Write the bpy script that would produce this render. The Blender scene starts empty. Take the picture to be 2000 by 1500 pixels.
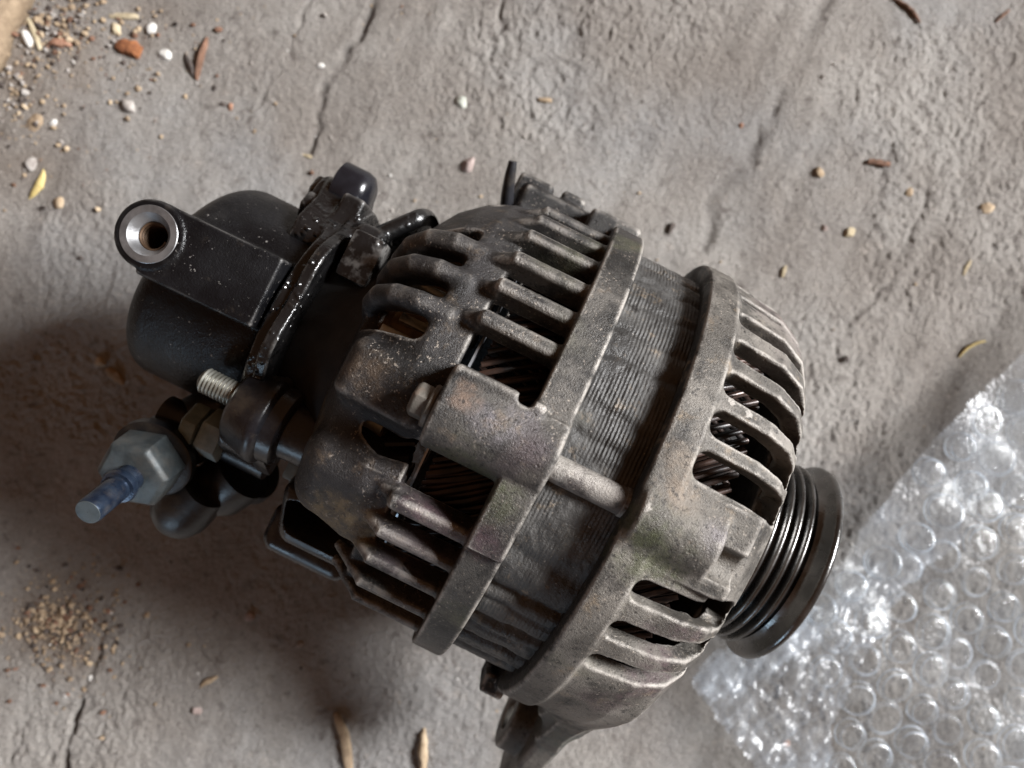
import bpy, bmesh, math, random, time
import numpy as np
from mathutils import Vector, Matrix
rnd = random.Random(7)
rng = np.random.default_rng(11)
sc = bpy.context.scene
col = sc.collection
R = math.radians

# ------------------------------------------------------------------ camera, world, lamps
AXH = 66.5                     # height of the alternator's axis above the ground, mm
CAMH = (212.0 + AXH) / 1000
cam_d = bpy.data.cameras.new('camera'); cam = bpy.data.objects.new('camera', cam_d); col.objects.link(cam)
cam.location = (0, 0, CAMH)
cam_d.sensor_width = 36; cam_d.lens = 25.2
cam_d.clip_start = 0.01; cam_d.clip_end = 50
cam_d.dof.use_dof = True; cam_d.dof.focus_distance = 0.163; cam_d.dof.aperture_fstop = 12
sc.camera = cam
sc.view_settings.view_transform = 'Standard'; sc.view_settings.look = 'None'
sc.view_settings.exposure = 0; sc.view_settings.gamma = 1
sc.cycles.use_denoising = True
sc.cycles.max_bounces = 10; sc.cycles.transparent_max_bounces = 16
sc.cycles.sample_clamp_indirect = 4

w = bpy.data.worlds.new('World'); sc.world = w; w.use_nodes = True
bg = w.node_tree.nodes['Background']
bg.inputs[0].default_value = (1.0, 0.50, 0.25, 1); bg.inputs[1].default_value = 0.145

def area(name, loc, target, sx, sy, power, colr):
    l = bpy.data.lights.new(name, 'AREA'); l.shape = 'RECTANGLE'; l.size = sx; l.size_y = sy
    l.energy = power; l.color = colr
    o = bpy.data.objects.new(name, l); col.objects.link(o); o.location = loc
    d = Vector(target) - Vector(loc)
    o.rotation_euler = d.to_track_quat('-Z', 'Y').to_euler()
    return o
# the open doorway to the right that lights the floor, and a weaker opening to the lower left
area('doorway_light', (5.02, 0.78, 3.12), (0, 0, 0.03), 1.8, 1.6, 1150, (0.975, 0.985, 1.0))
area('side_opening_light', (-1.3, -1.75, 0.72), (0, 0, 0.06), 0.9, 0.5, 8.5, (0.55, 0.78, 1.0))

# ------------------------------------------------------------------ helpers
def tag(o, label=None, cat=None, group=None, kind=None):
    if label: o['label'] = label
    if cat: o['category'] = cat
    if group: o['group'] = group
    if kind: o['kind'] = kind
    return o

def mesh_obj(name, verts, faces, mat=None, parent=None, smooth=True, normals=None, scale=0.001, off=(0, 0, 0)):
    v = (np.asarray(verts, dtype=np.float64) + np.asarray(off)) * scale
    me = bpy.data.meshes.new(name)
    if isinstance(faces, np.ndarray):
        n = len(faces); k = faces.shape[1]
        me.vertices.add(len(v)); me.vertices.foreach_set('co', v.astype(np.float32).ravel())
        me.loops.add(n * k); me.loops.foreach_set('vertex_index', faces.astype(np.int32).ravel())
        me.polygons.add(n); me.polygons.foreach_set('loop_start', np.arange(0, n * k, k, dtype=np.int32))
        me.update(calc_edges=True)
    else:
        me.from_pydata(v.tolist(), [], faces); me.update()
    me.validate()
    if smooth: me.polygons.foreach_set('use_smooth', np.ones(len(me.polygons), dtype=bool))
    if normals is not None: me.normals_split_custom_set_from_vertices(normals.tolist())
    if mat: me.materials.append(mat)
    o = bpy.data.objects.new(name, me); col.objects.link(o)
    if parent: o.parent = parent
    return o

def smooth_angle(o, deg=35):
    me = o.data
    me.polygons.foreach_set('use_smooth', np.ones(len(me.polygons), dtype=bool))
    me.set_sharp_from_angle(angle=R(deg))
    return o

class MB:
    """collects pieces of one mesh, millimetres"""
    def __init__(s): s.v = []; s.f = []
    def add(s, v, f):
        b = len(s.v); s.v += [tuple(x) for x in v]; s.f += [tuple(i + b for i in q) for q in f]; return s
    def lathe(s, prof, origin=(0, 0, 0), axis=(1, 0, 0), n=48, caps=True, up=None):
        a = Vector(axis).normalized(); t = Vector(up) if up else (Vector((0, 0, 1)) if abs(a.z) < .9 else Vector((0, 1, 0)))
        e1 = (t - a * t.dot(a)).normalized(); e2 = a.cross(e1); O = Vector(origin); V = []; F = []
        for (x, r) in prof:
            for k in range(n):
                an = 2 * math.pi * k / n
                V.append(O + a * x + (e1 * math.cos(an) + e2 * math.sin(an)) * r)
        for i in range(len(prof) - 1):
            for k in range(n):
                k2 = (k + 1) % n
                F.append((i * n + k, i * n + k2, (i + 1) * n + k2, (i + 1) * n + k))
        if caps:
            F.append(tuple(reversed(range(n)))); F.append(tuple((len(prof) - 1) * n + k for k in range(n)))
        return s.add(V, F)
    def tube(s, pts, r, n=8, closed=False):
        P = [Vector(p) for p in pts]; V = []; F = []
        up = Vector((0.31, 0.2, 0.93))
        for i, p in enumerate(P):
            t = (P[min(i + 1, len(P) - 1)] - P[max(i - 1, 0)]).normalized()
            e1 = (up - t * up.dot(t)).normalized(); e2 = t.cross(e1)
            rr = r[i] if isinstance(r, (list, tuple)) else r
            for k in range(n):
                an = 2 * math.pi * k / n
                V.append(p + (e1 * math.cos(an) + e2 * math.sin(an)) * rr)
        for i in range(len(P) - 1):
            for k in range(n):
                k2 = (k + 1) % n
                F.append((i * n + k, i * n + k2, (i + 1) * n + k2, (i + 1) * n + k))
        F.append(tuple(reversed(range(n)))); F.append(tuple((len(P) - 1) * n + k for k in range(n)))
        return s.add(V, F)
    def box(s, lo, hi, M=None):
        V = [Vector((x, y, z)) for x in (lo[0], hi[0]) for y in (lo[1], hi[1]) for z in (lo[2], hi[2])]
        if M: V = [M @ q for q in V]
        return s.add(V, [(0, 1, 3, 2), (4, 6, 7, 5), (0, 4, 5, 1), (2, 3, 7, 6), (0, 2, 6, 4), (1, 5, 7, 3)])
    def build(s, name, mat, parent=None, ang=35, bevel=0, off=(0, 0, 0)):
        o = mesh_obj(name, s.v, s.f, mat, parent, off=off)
        if bevel:
            bm = bmesh.new(); bm.from_mesh(o.data)
            ed = [e for e in bm.edges if len(e.link_faces) == 2 and e.calc_face_angle() > R(25)]
            bmesh.ops.bevel(bm, geom=ed, offset=bevel * .001, segments=2, profile=.6, affect='EDGES', clamp_overlap=True)
            bmesh.ops.recalc_face_normals(bm, faces=bm.faces)
            bm.to_mesh(o.data); bm.free()
        return smooth_angle(o, ang)

# value noise
_T = {}
def vnoise(x, y, seed):
    if seed not in _T: _T[seed] = np.random.default_rng(seed).random((256, 256)).astype(np.float32)
    T = _T[seed]
    xi = np.floor(x).astype(np.int64); yi = np.floor(y).astype(np.int64)
    fx = (x - xi).astype(np.float32); fy = (y - yi).astype(np.float32)
    fx = fx * fx * fx * (fx * (fx * 6 - 15) + 10); fy = fy * fy * fy * (fy * (fy * 6 - 15) + 10)
    a = T[xi & 255, yi & 255]; b = T[(xi + 1) & 255, yi & 255]; c = T[xi & 255, (yi + 1) & 255]; d = T[(xi + 1) & 255, (yi + 1) & 255]
    return (a + (b - a) * fx) * (1 - fy) + (c + (d - c) * fx) * fy - 0.5

def sstep(a, b, x):
    t = np.clip((x - a) / (b - a), 0, 1); return t * t * (3 - 2 * t)

# ------------------------------------------------------------------ signed distance casting tool
def smin(a, b, k):
    if k <= 0: return np.minimum(a, b)
    h = np.clip(0.5 + 0.5 * (b - a) / k, 0, 1)
    return b * (1 - h) + a * h - k * h * (1 - h)
class Cast:
    def __init__(s, lo, hi, h):
        s.h = h; s.ax = [np.arange(lo[i], hi[i] + h, h, dtype=np.float32) for i in range(3)]
        s.lo = np.array([a[0] for a in s.ax]); s.d = np.full([len(a) for a in s.ax], 50, np.float32)
    def _sl(s, bb):
        if bb is None: return (slice(None),) * 3
        return tuple(slice(int(np.searchsorted(s.ax[i], bb[0][i])), int(np.searchsorted(s.ax[i], bb[1][i], 'right'))) for i in range(3))
    def op(s, fn, bb=None, k=0.0, sub=False):
        sl = s._sl(bb)
        S = s.ax[0][sl[0]][:, None, None]; V = s.ax[1][sl[1]][None, :, None]; U = s.ax[2][sl[2]][None, None, :]
        if 0 in (S.size, V.size, U.size): return s
        f = fn(S, V, U).astype(np.float32)
        cur = s.d[sl]
        s.d[sl] = -smin(-cur, f, k) if sub else smin(cur, np.broadcast_to(f, cur.shape), k)
        return s
    def add(s, fn, bb=None, k=0.0): return s.op(fn, bb, k)
    def cut(s, fn, bb=None, k=0.0): return s.op(fn, bb, k, True)
    def mesh(s):
        d = s.d; n = np.array(d.shape)
        ins = d < 0
        c = np.zeros(n - 1, np.int8)
        for i in (0, 1):
            for j in (0, 1):
                for k in (0, 1):
                    c += ins[i:n[0] - 1 + i, j:n[1] - 1 + j, k:n[2] - 1 + k]
        act = (c > 0) & (c < 8)
        idx = np.argwhere(act); vid = np.full(act.shape, -1, np.int32); vid[act] = np.arange(len(idx), dtype=np.int32)
        cr = {}
        for i in (0, 1):
            for j in (0, 1):
                for k in (0, 1): cr[(i, j, k)] = d[idx[:, 0] + i, idx[:, 1] + j, idx[:, 2] + k]
        pos = np.zeros((len(idx), 3), np.float32); cnt = np.zeros(len(idx), np.float32)
        for a in cr:
            for ax in range(3):
                if a[ax] == 0:
                    b = list(a); b[ax] = 1; b = tuple(b)
                    da, db = cr[a], cr[b]; m = (da < 0) != (db < 0)
                    t = np.where(m, da / np.where(m, da - db, 1), 0)
                    p = np.tile(np.array(a, np.float32), (len(idx), 1)); p[:, ax] = t
                    pos += np.where(m[:, None], p, 0); cnt += m
        pos /= cnt[:, None]
        g = np.zeros_like(pos)
        x, y, z = pos.T
        for ax in range(3):
            o = [q for q in range(3) if q != ax]; u_, v_ = pos[:, o[0]], pos[:, o[1]]; acc = 0
            for i in (0, 1):
                for j in (0, 1):
                    a = [0, 0, 0]; a[o[0]] = i; a[o[1]] = j; b = list(a); b[ax] = 1
                    wgt = (u_ if i else 1 - u_) * (v_ if j else 1 - v_)
                    acc = acc + wgt * (cr[tuple(b)] - cr[tuple(a)])
            g[:, ax] = acc
        g /= np.maximum(np.linalg.norm(g, axis=1, keepdims=True), 1e-6)
        verts = (idx + pos) * s.h + s.lo
        Q = []
        for ax in range(3):
            o = [(1, 2), (2, 0), (0, 1)][ax]
            A = np.take(ins, range(0, n[ax] - 1), ax); B = np.take(ins, range(1, n[ax]), ax)
            e = np.argwhere(A != B); sgn = A[tuple(e.T)]
            ok = (e[:, o[0]] > 0) & (e[:, o[1]] > 0) & (e[:, o[0]] < n[o[0]] - 1) & (e[:, o[1]] < n[o[1]] - 1)
            e = e[ok]; sgn = sgn[ok]
            def cell(i, j):
                q = e.copy(); q[:, o[0]] -= i; q[:, o[1]] -= j; return vid[q[:, 0], q[:, 1], q[:, 2]]
            q = np.stack([cell(1, 1), cell(0, 1), cell(0, 0), cell(1, 0)], 1)
            q[~sgn] = q[~sgn][:, ::-1]
            Q.append(q)
        Q = np.concatenate(Q); Q = Q[(Q >= 0).all(1)]
        return verts.astype(np.float32), Q, g
def split_cast(cast, label_fn, names, mats, parents):
    """mesh a casting and hand its faces to separate objects; returns dict"""
    v, q, nrm = cast.mesh()
    c = v[q].mean(1); lab = label_fn(c)
    out = {}
    for L in np.unique(lab):
        f = q[lab == L]; u, inv = np.unique(f, return_inverse=True)
        if len(f) < 12: continue
        out[int(L)] = (v[u], inv.reshape(f.shape), nrm[u])
    return out

# distance primitives (mm)
def rho(V, U): return np.sqrt(V * V + U * U)
def box_d(a, b, c, r):      # a,b,c = |x|-half
    a, b, c = a + r, b + r, c + r
    o = np.sqrt(np.maximum(a, 0) ** 2 + np.maximum(b, 0) ** 2 + np.maximum(c, 0) ** 2)
    return o + np.minimum(np.maximum(a, np.maximum(b, c)), 0) - r
def box2(a, b, r):
    a, b = a + r, b + r
    return np.sqrt(np.maximum(a, 0) ** 2 + np.maximum(b, 0) ** 2) + np.minimum(np.maximum(a, b), 0) - r
def seg2(x, y, p, q):
    dx, dy = q[0] - p[0], q[1] - p[1]
    t = np.clip(((x - p[0]) * dx + (y - p[1]) * dy) / (dx * dx + dy * dy), 0, 1)
    return np.sqrt((x - p[0] - t * dx) ** 2 + (y - p[1] - t * dy) ** 2)
def pline(x, y, pts):
    d = None
    for p, q in zip(pts[:-1], pts[1:]):
        e = seg2(x, y, p, q); d = e if d is None else np.minimum(d, e)
    return d
def poly2(x, y, pts):
    d = pline(x, y, pts + [pts[0]]); ins = np.zeros(np.broadcast(x, y).shape, bool)
    for (x0, y0), (x1, y1) in zip(pts, pts[1:] + [pts[0]]):
        if y0 == y1: continue
        c = ((y0 > y) != (y1 > y)) & (x < (x1 - x0) * (y - y0) / (y1 - y0) + x0)
        ins ^= c
    return np.where(ins, -d, d)
def polar(th, V, U):       # offset across and radius along a plane at angle th (0 = up, + = toward v)
    s_, c_ = math.sin(R(th)), math.cos(R(th))
    return V * c_ - U * s_, V * s_ + U * c_
def rbb(th, s0, s1, r0, r1, m):
    s_, c_ = math.sin(R(th)), math.cos(R(th))
    vs = [r * s_ for r in (r0, r1)]; us = [r * c_ for r in (r0, r1)]
    return ((s0 - m, min(vs) - m, min(us) - m), (s1 + m, max(vs) + m, max(us) + m))
def at(th, r): return r * math.sin(R(th)), r * math.cos(R(th))

# ------------------------------------------------------------------ materials
class NT:
    def __init__(s, name):
        s.m = bpy.data.materials.new(name); s.m.use_nodes = True; s.t = s.m.node_tree
        s.b = s.t.nodes['Principled BSDF']; s.out = s.t.nodes['Material Output']
        s.co = s.n('ShaderNodeTexCoord').outputs['Object']
    def n(s, t, **k):
        x = s.t.nodes.new(t)
        for a, v in k.items(): setattr(x, a, v)
        return x
    def link(s, a, b): s.t.links.new(a, b)
    def setv(s, sock, v):
        if hasattr(v, 'is_output'): s.link(v, sock)
        else: sock.default_value = v if not isinstance(v, tuple) or len(v) != 3 or sock.type != 'RGBA' else (*v, 1)
    def noise(s, sc_, det=4, rough=.55, co=None, dist=0):
        x = s.n('ShaderNodeTexNoise'); x.inputs['Scale'].default_value = sc_; x.inputs['Detail'].default_value = det
        x.inputs['Roughness'].default_value = rough; x.inputs['Distortion'].default_value = dist; s.link(co or s.co, x.inputs['Vector']); return x.outputs['Fac']
    def voro(s, sc_, co=None, feat='F1'):
        x = s.n('ShaderNodeTexVoronoi', feature=feat); x.inputs['Scale'].default_value = sc_; s.link(co or s.co, x.inputs['Vector']); return x.outputs['Distance']
    def ramp(s, f, a, b, lo=0., hi=1.):
        x = s.n('ShaderNodeMapRange', interpolation_type='SMOOTHSTEP'); s.link(f, x.inputs[0])
        for i, v in enumerate((a, b, lo, hi)): x.inputs[i + 1].default_value = v
        return x.outputs[0]
    def mix(s, f, a, b, mode='MIX'):
        x = s.n('ShaderNodeMix', data_type='RGBA', blend_type=mode)
        s.setv(x.inputs[0], f); s.setv(x.inputs[6], a); s.setv(x.inputs[7], b); return x.outputs[2]
    def math(s, op, a, b=0.):
        x = s.n('ShaderNodeMath', operation=op); s.setv(x.inputs[0], a); s.setv(x.inputs[1], b); return x.outputs[0]
    def bump(s, h, dist, strength=1., nrm=None):
        x = s.n('ShaderNodeBump'); s.link(h, x.inputs['Height']); x.inputs['Distance'].default_value = dist; x.inputs['Strength'].default_value = strength
        if nrm: s.link(nrm, x.inputs['Normal'])
        return x.outputs[0]
    def xyz(s): return s.n('ShaderNodeSeparateXYZ')
    def fin(s, colr, rough, metal=0., nrm=None, spec=.5):
        s.setv(s.b.inputs['Base Color'], colr); s.setv(s.b.inputs['Roughness'], rough); s.setv(s.b.inputs['Metallic'], metal)
        s.setv(s.b.inputs['Specular IOR Level'], spec)
        if nrm: s.link(nrm, s.b.inputs['Normal'])
        return s.m

def mat_cast(name, lo, hi, dust, dark=(.018, .017, .018), dirt_s=None, joint_shade=None, stains=(), tint=.5, rough=(.42, .7), metal=.35, dustamt=.5, wear=.75):
    """grimy sand cast aluminium: mottled grey, dust flecks, soft green and mauve corrosion, rubbed edges"""
    t = NT(name)
    c = t.mix(t.ramp(t.noise(45, 5, .6), .35, .68), lo, hi)
    g = t.ramp(t.noise(30, 3, .5, dist=.6), .56, .72, 0, tint)
    c = t.mix(g, c, (.115, .118, .062), 'MIX')
    m = t.n('ShaderNodeMapping'); m.inputs['Location'].default_value = (3.1, 1.7, .4); t.link(t.co, m.inputs[0])
    c = t.mix(t.ramp(t.noise(26, 3, .5, co=m.outputs[0]), .57, .74, 0, tint * .8), c, (.15, .098, .112))
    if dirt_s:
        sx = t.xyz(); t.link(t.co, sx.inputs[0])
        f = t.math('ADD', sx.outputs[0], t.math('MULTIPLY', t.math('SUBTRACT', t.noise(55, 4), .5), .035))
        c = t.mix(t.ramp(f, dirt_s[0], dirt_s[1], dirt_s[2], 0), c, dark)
    c = t.mix(t.ramp(t.noise(75, 5, .7), .48, .64, 0, .75), c, tuple(x * .3 for x in lo))      # oil soaked patches
    if joint_shade:      # crevice shade painted as near black in the joint beside the stator
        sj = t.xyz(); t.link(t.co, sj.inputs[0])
        c = t.mix(t.ramp(sj.outputs[0], joint_shade[0], joint_shade[1], .93, 0), c, (.008, .007, .007))
    for (ps, pv, pu, rad, cc, amt) in stains:      # corrosion and caked dust that sit at a place on the casting
        dv = t.n('ShaderNodeVectorMath', operation='DISTANCE'); t.link(t.co, dv.inputs[0]); dv.inputs[1].default_value = (ps * .001, pv * .001, (pu + AXH) * .001)
        f = t.math('ADD', dv.outputs['Value'], t.math('MULTIPLY', t.math('SUBTRACT', t.noise(110, 5, .65), .5), rad * .0026))
        c = t.mix(t.math('MULTIPLY', t.ramp(f, rad * .001, rad * .0002, 0, amt * .85), t.ramp(t.noise(330, 4, .7), .36, .6, .3, 1.)), c, cc)
    c = t.mix(t.ramp(t.noise(160, 5, .7), .56, .78, 0, dustamt), c, dust)
    c = t.mix(t.math('MULTIPLY', t.ramp(t.noise(1250, 2, .6), .60, .72, 0, .75), t.ramp(t.noise(70, 4), .42, .62, .12, 1.)), c, (.40, .345, .29))
    c = t.mix(t.ramp(t.noise(800, 4, .7), .46, .32, 0, .75), c, (.016, .014, .014))
    geo = t.n('ShaderNodeNewGeometry')
    e = t.math('MULTIPLY', t.ramp(geo.outputs['Pointiness'], .506, .54), t.ramp(t.noise(160, 5, .7), .36, .58))
    c = t.mix(t.math('MULTIPLY', e, wear), c, (.40, .37, .335))
    n = t.bump(t.noise(200, 3, .5), .0005, .3)
    n = t.bump(t.noise(2300, 3, .75), .00026, 1., n)
    pits = t.ramp(t.voro(420), .0, .22)
    n = t.bump(pits, .0004, .35, n)
    r = t.ramp(t.noise(90, 4), .3, .7, *rough)
    return t.fin(c, r, metal, n)

M = {}
GRN, PUR, DST, LAV, BLK = (.085, .092, .048), (.115, .072, .082), (.20, .145, .075), (.19, .17, .18), (.02, .018, .018)
M['front'] = mat_cast('front_casting_metal', (.082, .074, .064), (.225, .205, .18), (.32, .235, .15), tint=.5, dustamt=.6, joint_shade=(.0222, .0229),
    stains=((31, -7, 66, 11, GRN, .85), (24, -2, 66, 7, GRN, .6), (44, -24, 58, 9, PUR, .8), (47, -34, 50, 9, PUR, .7), (40, -44, 44, 9, PUR, .5), (30, 7, 66, 5, (.27, .2, .14), .4), (27, 13, 65, 6, (.26, .19, .13), .35), (40, 2, 68, 5, LAV, .6), (44, -72, 8, 20, (.07, .078, .075), .8)))
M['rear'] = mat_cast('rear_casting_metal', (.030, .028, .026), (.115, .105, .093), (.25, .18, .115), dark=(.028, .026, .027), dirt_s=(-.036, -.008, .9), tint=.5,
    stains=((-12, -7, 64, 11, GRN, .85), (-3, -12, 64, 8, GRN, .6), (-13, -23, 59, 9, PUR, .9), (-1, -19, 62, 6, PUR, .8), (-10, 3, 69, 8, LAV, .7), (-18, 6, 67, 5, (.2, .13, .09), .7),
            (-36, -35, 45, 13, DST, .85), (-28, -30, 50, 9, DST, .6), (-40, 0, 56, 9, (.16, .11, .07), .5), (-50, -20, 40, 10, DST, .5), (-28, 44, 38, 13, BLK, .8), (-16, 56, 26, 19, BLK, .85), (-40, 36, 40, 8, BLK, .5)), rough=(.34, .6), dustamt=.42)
M['rod'] = mat_cast('corroded_through_bolt_steel', (.07, .058, .055), (.14, .122, .108), (.2, .16, .1), tint=.9, dustamt=.3)
M['lug'] = mat_cast('oil_darkened_casting', (.014, .013, .013), (.036, .033, .031), (.16, .12, .085), tint=.15, dustamt=.3)
def mat_oil(name, colr, droplet=1.0, dust=.25, rough=(.12, .42), spec=.6, scuff=.12):
    t = NT(name)
    c = t.mix(t.ramp(t.noise(70, 5, .6), .4, .7), colr, tuple(min(1, x * 1.7 + .002) for x in colr))
    c = t.mix(t.ramp(t.noise(240, 5, .7), .6, .78, 0, dust), c, (.17, .13, .095))
    c = t.mix(t.ramp(t.noise(1600, 2, .6), .72, .78, 0, .4), c, (.3, .28, .26))
    geo = t.n('ShaderNodeNewGeometry')
    c = t.mix(t.math('MULTIPLY', t.ramp(geo.outputs['Pointiness'], .515, .58), t.ramp(t.noise(200, 4), .4, .6, 0, .75)), c, (.2, .19, .18))
    c = t.mix(t.ramp(t.noise(55, 5, .7), .52, .68, 0, scuff), c, (.013, .0125, .0125))
    c = t.mix(t.ramp(t.noise(700, 3, .6), .66, .74, 0, scuff * .8), c, (.3, .28, .26))
    n = t.bump(t.noise(380, 4, .6), .0005, .4); n = t.bump(t.noise(1900, 3, .7), .0002, scuff, n)
    if droplet:
        v = t.math('MULTIPLY', t.ramp(t.voro(430), .46, .05), t.ramp(t.noise(75, 3), .45, .6))
        n = t.bump(v, .0008, droplet * .9, n)
    n = t.bump(t.noise(1500, 2), .0001, .7, n)
    return t.fin(c, t.ramp(t.noise(60, 4), .35, .65, *rough), .0, n, spec)
M['pump'] = mat_oil('pump_black_iron', (.0028, .0028, .0034), 0, .10, (.28, .5), .3, .7)
M['oily'] = mat_oil('oily_black_iron', (.005, .0048, .005), .75, .3, (.10, .34))
def mat_simple(name, c0, c1, rough, metal=0., sc_=200, dust=0., bump=.3, bs=900, dcol=(.26, .2, .13)):
    t = NT(name)
    c = t.mix(t.ramp(t.noise(sc_, 4), .35, .65), c0, c1)
    if dust: c = t.mix(t.ramp(t.noise(140, 5, .7), .44, .7, 0, dust), c, dcol)
    n = t.bump(t.noise(bs, 3), .0002, bump)
    return t.fin(c, t.ramp(t.noise(sc_ * .6, 3), .3, .7, rough[0], rough[1]), metal, n)
M['black_plastic'] = mat_simple('black_plastic', (.010, .010, .012), (.018, .018, .021), (.22, .4), dust=.15)
M['rubber'] = mat_simple('sooty_black_rubber', (.004, .004, .005), (.008, .008, .009), (.3, .5), dust=.08)
M['cap'] = mat_simple('glossy_black_cap', (.006, .006, .008), (.010, .010, .013), (.16, .26), bump=.1)
M['bushing'] = mat_simple('bushing_plastic', (.011, .011, .014), (.022, .022, .026), (.25, .42), dust=.35, dcol=(.15, .12, .085))
M['steel'] = mat_simple('zinc_steel', (.30, .30, .26), (.46, .45, .41), (.3, .5), .75, dust=.35, dcol=(.16, .11, .06))
M['nut'] = mat_simple('dull_zinc_nut', (.13, .17, .175), (.24, .29, .29), (.42, .6), .1, dust=.35, dcol=(.24, .2, .15))
M['bolt'] = mat_simple('rusted_bolt_steel', (.085, .08, .068), (.15, .135, .115), (.5, .7), .3, dust=.6, dcol=(.2, .12, .08), bump=.8)
M['fitting'] = mat_simple('grey_zinc_fitting', (.03, .037, .04), (.06, .07, .073), (.42, .6), .3, dust=.3, dcol=(.12, .1, .08))
M['blue_tube'] = mat_simple('blued_tube_steel', (.010, .016, .032), (.028, .042, .068), (.2, .38), .55, dust=.15)
M['ring'] = mat_simple('machined_ring_steel', (.20, .20, .205), (.31, .31, .315), (.3, .45), .8, dust=.3, dcol=(.05, .04, .035))
M['brass_thread'] = mat_simple('dark_bronze_thread', (.05, .03, .017), (.1, .06, .035), (.35, .5), .6)
M['wire'] = mat_simple('varnished_winding_wire', (.006, .005, .005), (.05, .026, .018), (.3, .46), .3, sc_=120, dust=.12, dcol=(.09, .06, .045))
M['inner'] = mat_simple('sooty_inner_metal', (.006, .0055, .0055), (.014, .012, .011), (.6, .8))
M['rust'] = mat_simple('rusty_rectifier_plate', (.09, .05, .02), (.2, .12, .05), (.5, .7), .2, sc_=260)
M['fan'] = mat_simple('thin_fan_steel', (.3, .31, .33), (.4, .41, .43), (.3, .5), .8)
def mat_pulley():
    t = NT('pulley_black_steel')
    c = t.mix(t.ramp(t.noise(60, 4), .4, .7), (.10, .098, .096), (.20, .195, .19))
    sx = t.xyz(); t.link(t.co, sx.inputs[0])
    c = t.mix(t.ramp(t.noise(170, 5, .75), .54, .76, 0, .5), c, (.06, .045, .03))
    c = t.mix(t.ramp(t.noise(1300, 2), .66, .74, 0, .5), c, (.3, .27, .23))
    n = t.bump(t.noise(700, 3), .00015, .5)
    return t.fin(c, t.ramp(t.noise(120, 4), .3, .7, .2, .34), .92, n, .5)
M['pulley'] = mat_pulley()
def mat_stator():
    t = NT('stator_laminations')
    c = t.mix(t.ramp(t.noise(50, 5, .6), .36, .66), (.045, .043, .041), (.125, .12, .113))
    c = t.mix(t.ramp(t.noise(24, 3), .54, .7, 0, .6), c, (.105, .100, .055))
    c = t.mix(t.ramp(t.noise(190, 5, .75), .55, .72, 0, .6), c, (.24, .18, .12))
    c = t.mix(t.ramp(t.noise(130, 5, .7), .44, .30, 0, .85), c, (.016, .013, .011))
    c = t.mix(t.ramp(t.noise(1400, 2), .68, .76, 0, .6), c, (.36, .32, .28))
    n = t.bump(t.noise(260, 5, .7), .0007, .35); n = t.bump(t.noise(1700, 3, .7), .0003, .8, n)
    return t.fin(c, t.ramp(t.noise(100, 4), .3, .7, .4, .7), .3, n)
M['stator'] = mat_stator()
def mat_ground():
    t = NT('dusty_concrete_floor')
    at_ = t.n('ShaderNodeAttribute', attribute_name='dirt'); sp = t.n('ShaderNodeSeparateColor'); t.link(at_.outputs['Color'], sp.inputs[0])
    c = t.mix(t.ramp(t.noise(14, 6, .6), .36, .66), (.218, .195, .174), (.32, .30, .276))
    m = t.n('ShaderNodeMapping'); m.inputs['Location'].default_value = (5, 2, 0); t.link(t.co, m.inputs[0])
    c = t.mix(t.ramp(t.noise(9, 4, .55, co=m.outputs[0]), .46, .66, 0, .5), c, (.258, .262, .265))
    c = t.mix(t.ramp(t.noise(120, 6, .7), .58, .76, 0, .6), c, (.42, .375, .33))
    c = t.mix(t.ramp(t.noise(170, 6, .7), .46, .3, 0, .75), c, (.105, .088, .078))
    c = t.mix(t.ramp(t.noise(620, 4, .75), .56, .70, 0, .5), c, (.46, .42, .375))
    c = t.mix(t.ramp(t.noise(1000, 3, .7, co=m.outputs[0]), .44, .3, 0, .7), c, (.07, .058, .052))
    c = t.mix(sp.outputs[0], c, (.055, .046, .042))
    c = t.mix(sp.outputs[1], c, (.15, .105, .07))
    n = t.bump(t.noise(800, 5, .75), .0011, 1.)
    return t.fin(c, .88, 0, n, .25)
M['ground'] = mat_ground()

# ------------------------------------------------------------------ ground: one sheet, fine where the photograph looks
def graded(a, b, step, far):
    x = list(np.arange(a, b + step / 2, step)); s = step
    l, r_ = [x[0]], [x[-1]]
    while r_[-1] < far:
        s *= 1.22; r_.append(r_[-1] + s); l.append(l[-1] - s)
    return np.array(l[:0:-1] + x + r_[1:])
def g2(px, py, z=0):       # point of the ground seen at a photo pixel, mm
    k = (212.0 + AXH - z) / 1400
    return ((px - 1000) * k, (750 - py) * k)
CRACKS = [  # polylines in mm on the ground: points, width, depth
    ([g2(735, -20), g2(690, 70), g2(655, 150), g2(610, 230), g2(590, 300)], 2.6, 1.7),
    ([g2(600, -10), g2(580, 60), g2(520, 200)], 1.8, .6),
    ([g2(210, 1230), g2(185, 1310), g2(160, 1370), g2(138, 1440), g2(120, 1520)], 2.0, 1.9),
    ([g2(385, 1225), g2(400, 1285), g2(420, 1340)], 1.0, .7),
    ([g2(2020, 130), g2(1900, 210), g2(1840, 330), g2(1780, 440), g2(1720, 560), g2(1650, 640)], 2.4, .8),
    ([g2(1630, -10), g2(1580, 60), g2(1540, 170), g2(1500, 230), g2(1420, 370), g2(1370, 480)], 5.0, 1.0),
    ([g2(1000, -20), g2(985, 60)], 1.6, 1.2), ([g2(920, 100), g2(1000, 120)], 1.5, .6),
    ([g2(40, 1400), g2(20, 1500)], 1.2, .9), ([g2(860, 190), g2(850, 240)], 1., .6),
    ([g2(1710, 440), g2(1740, 480), g2(1700, 520)], 2.4, .8),
]
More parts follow.
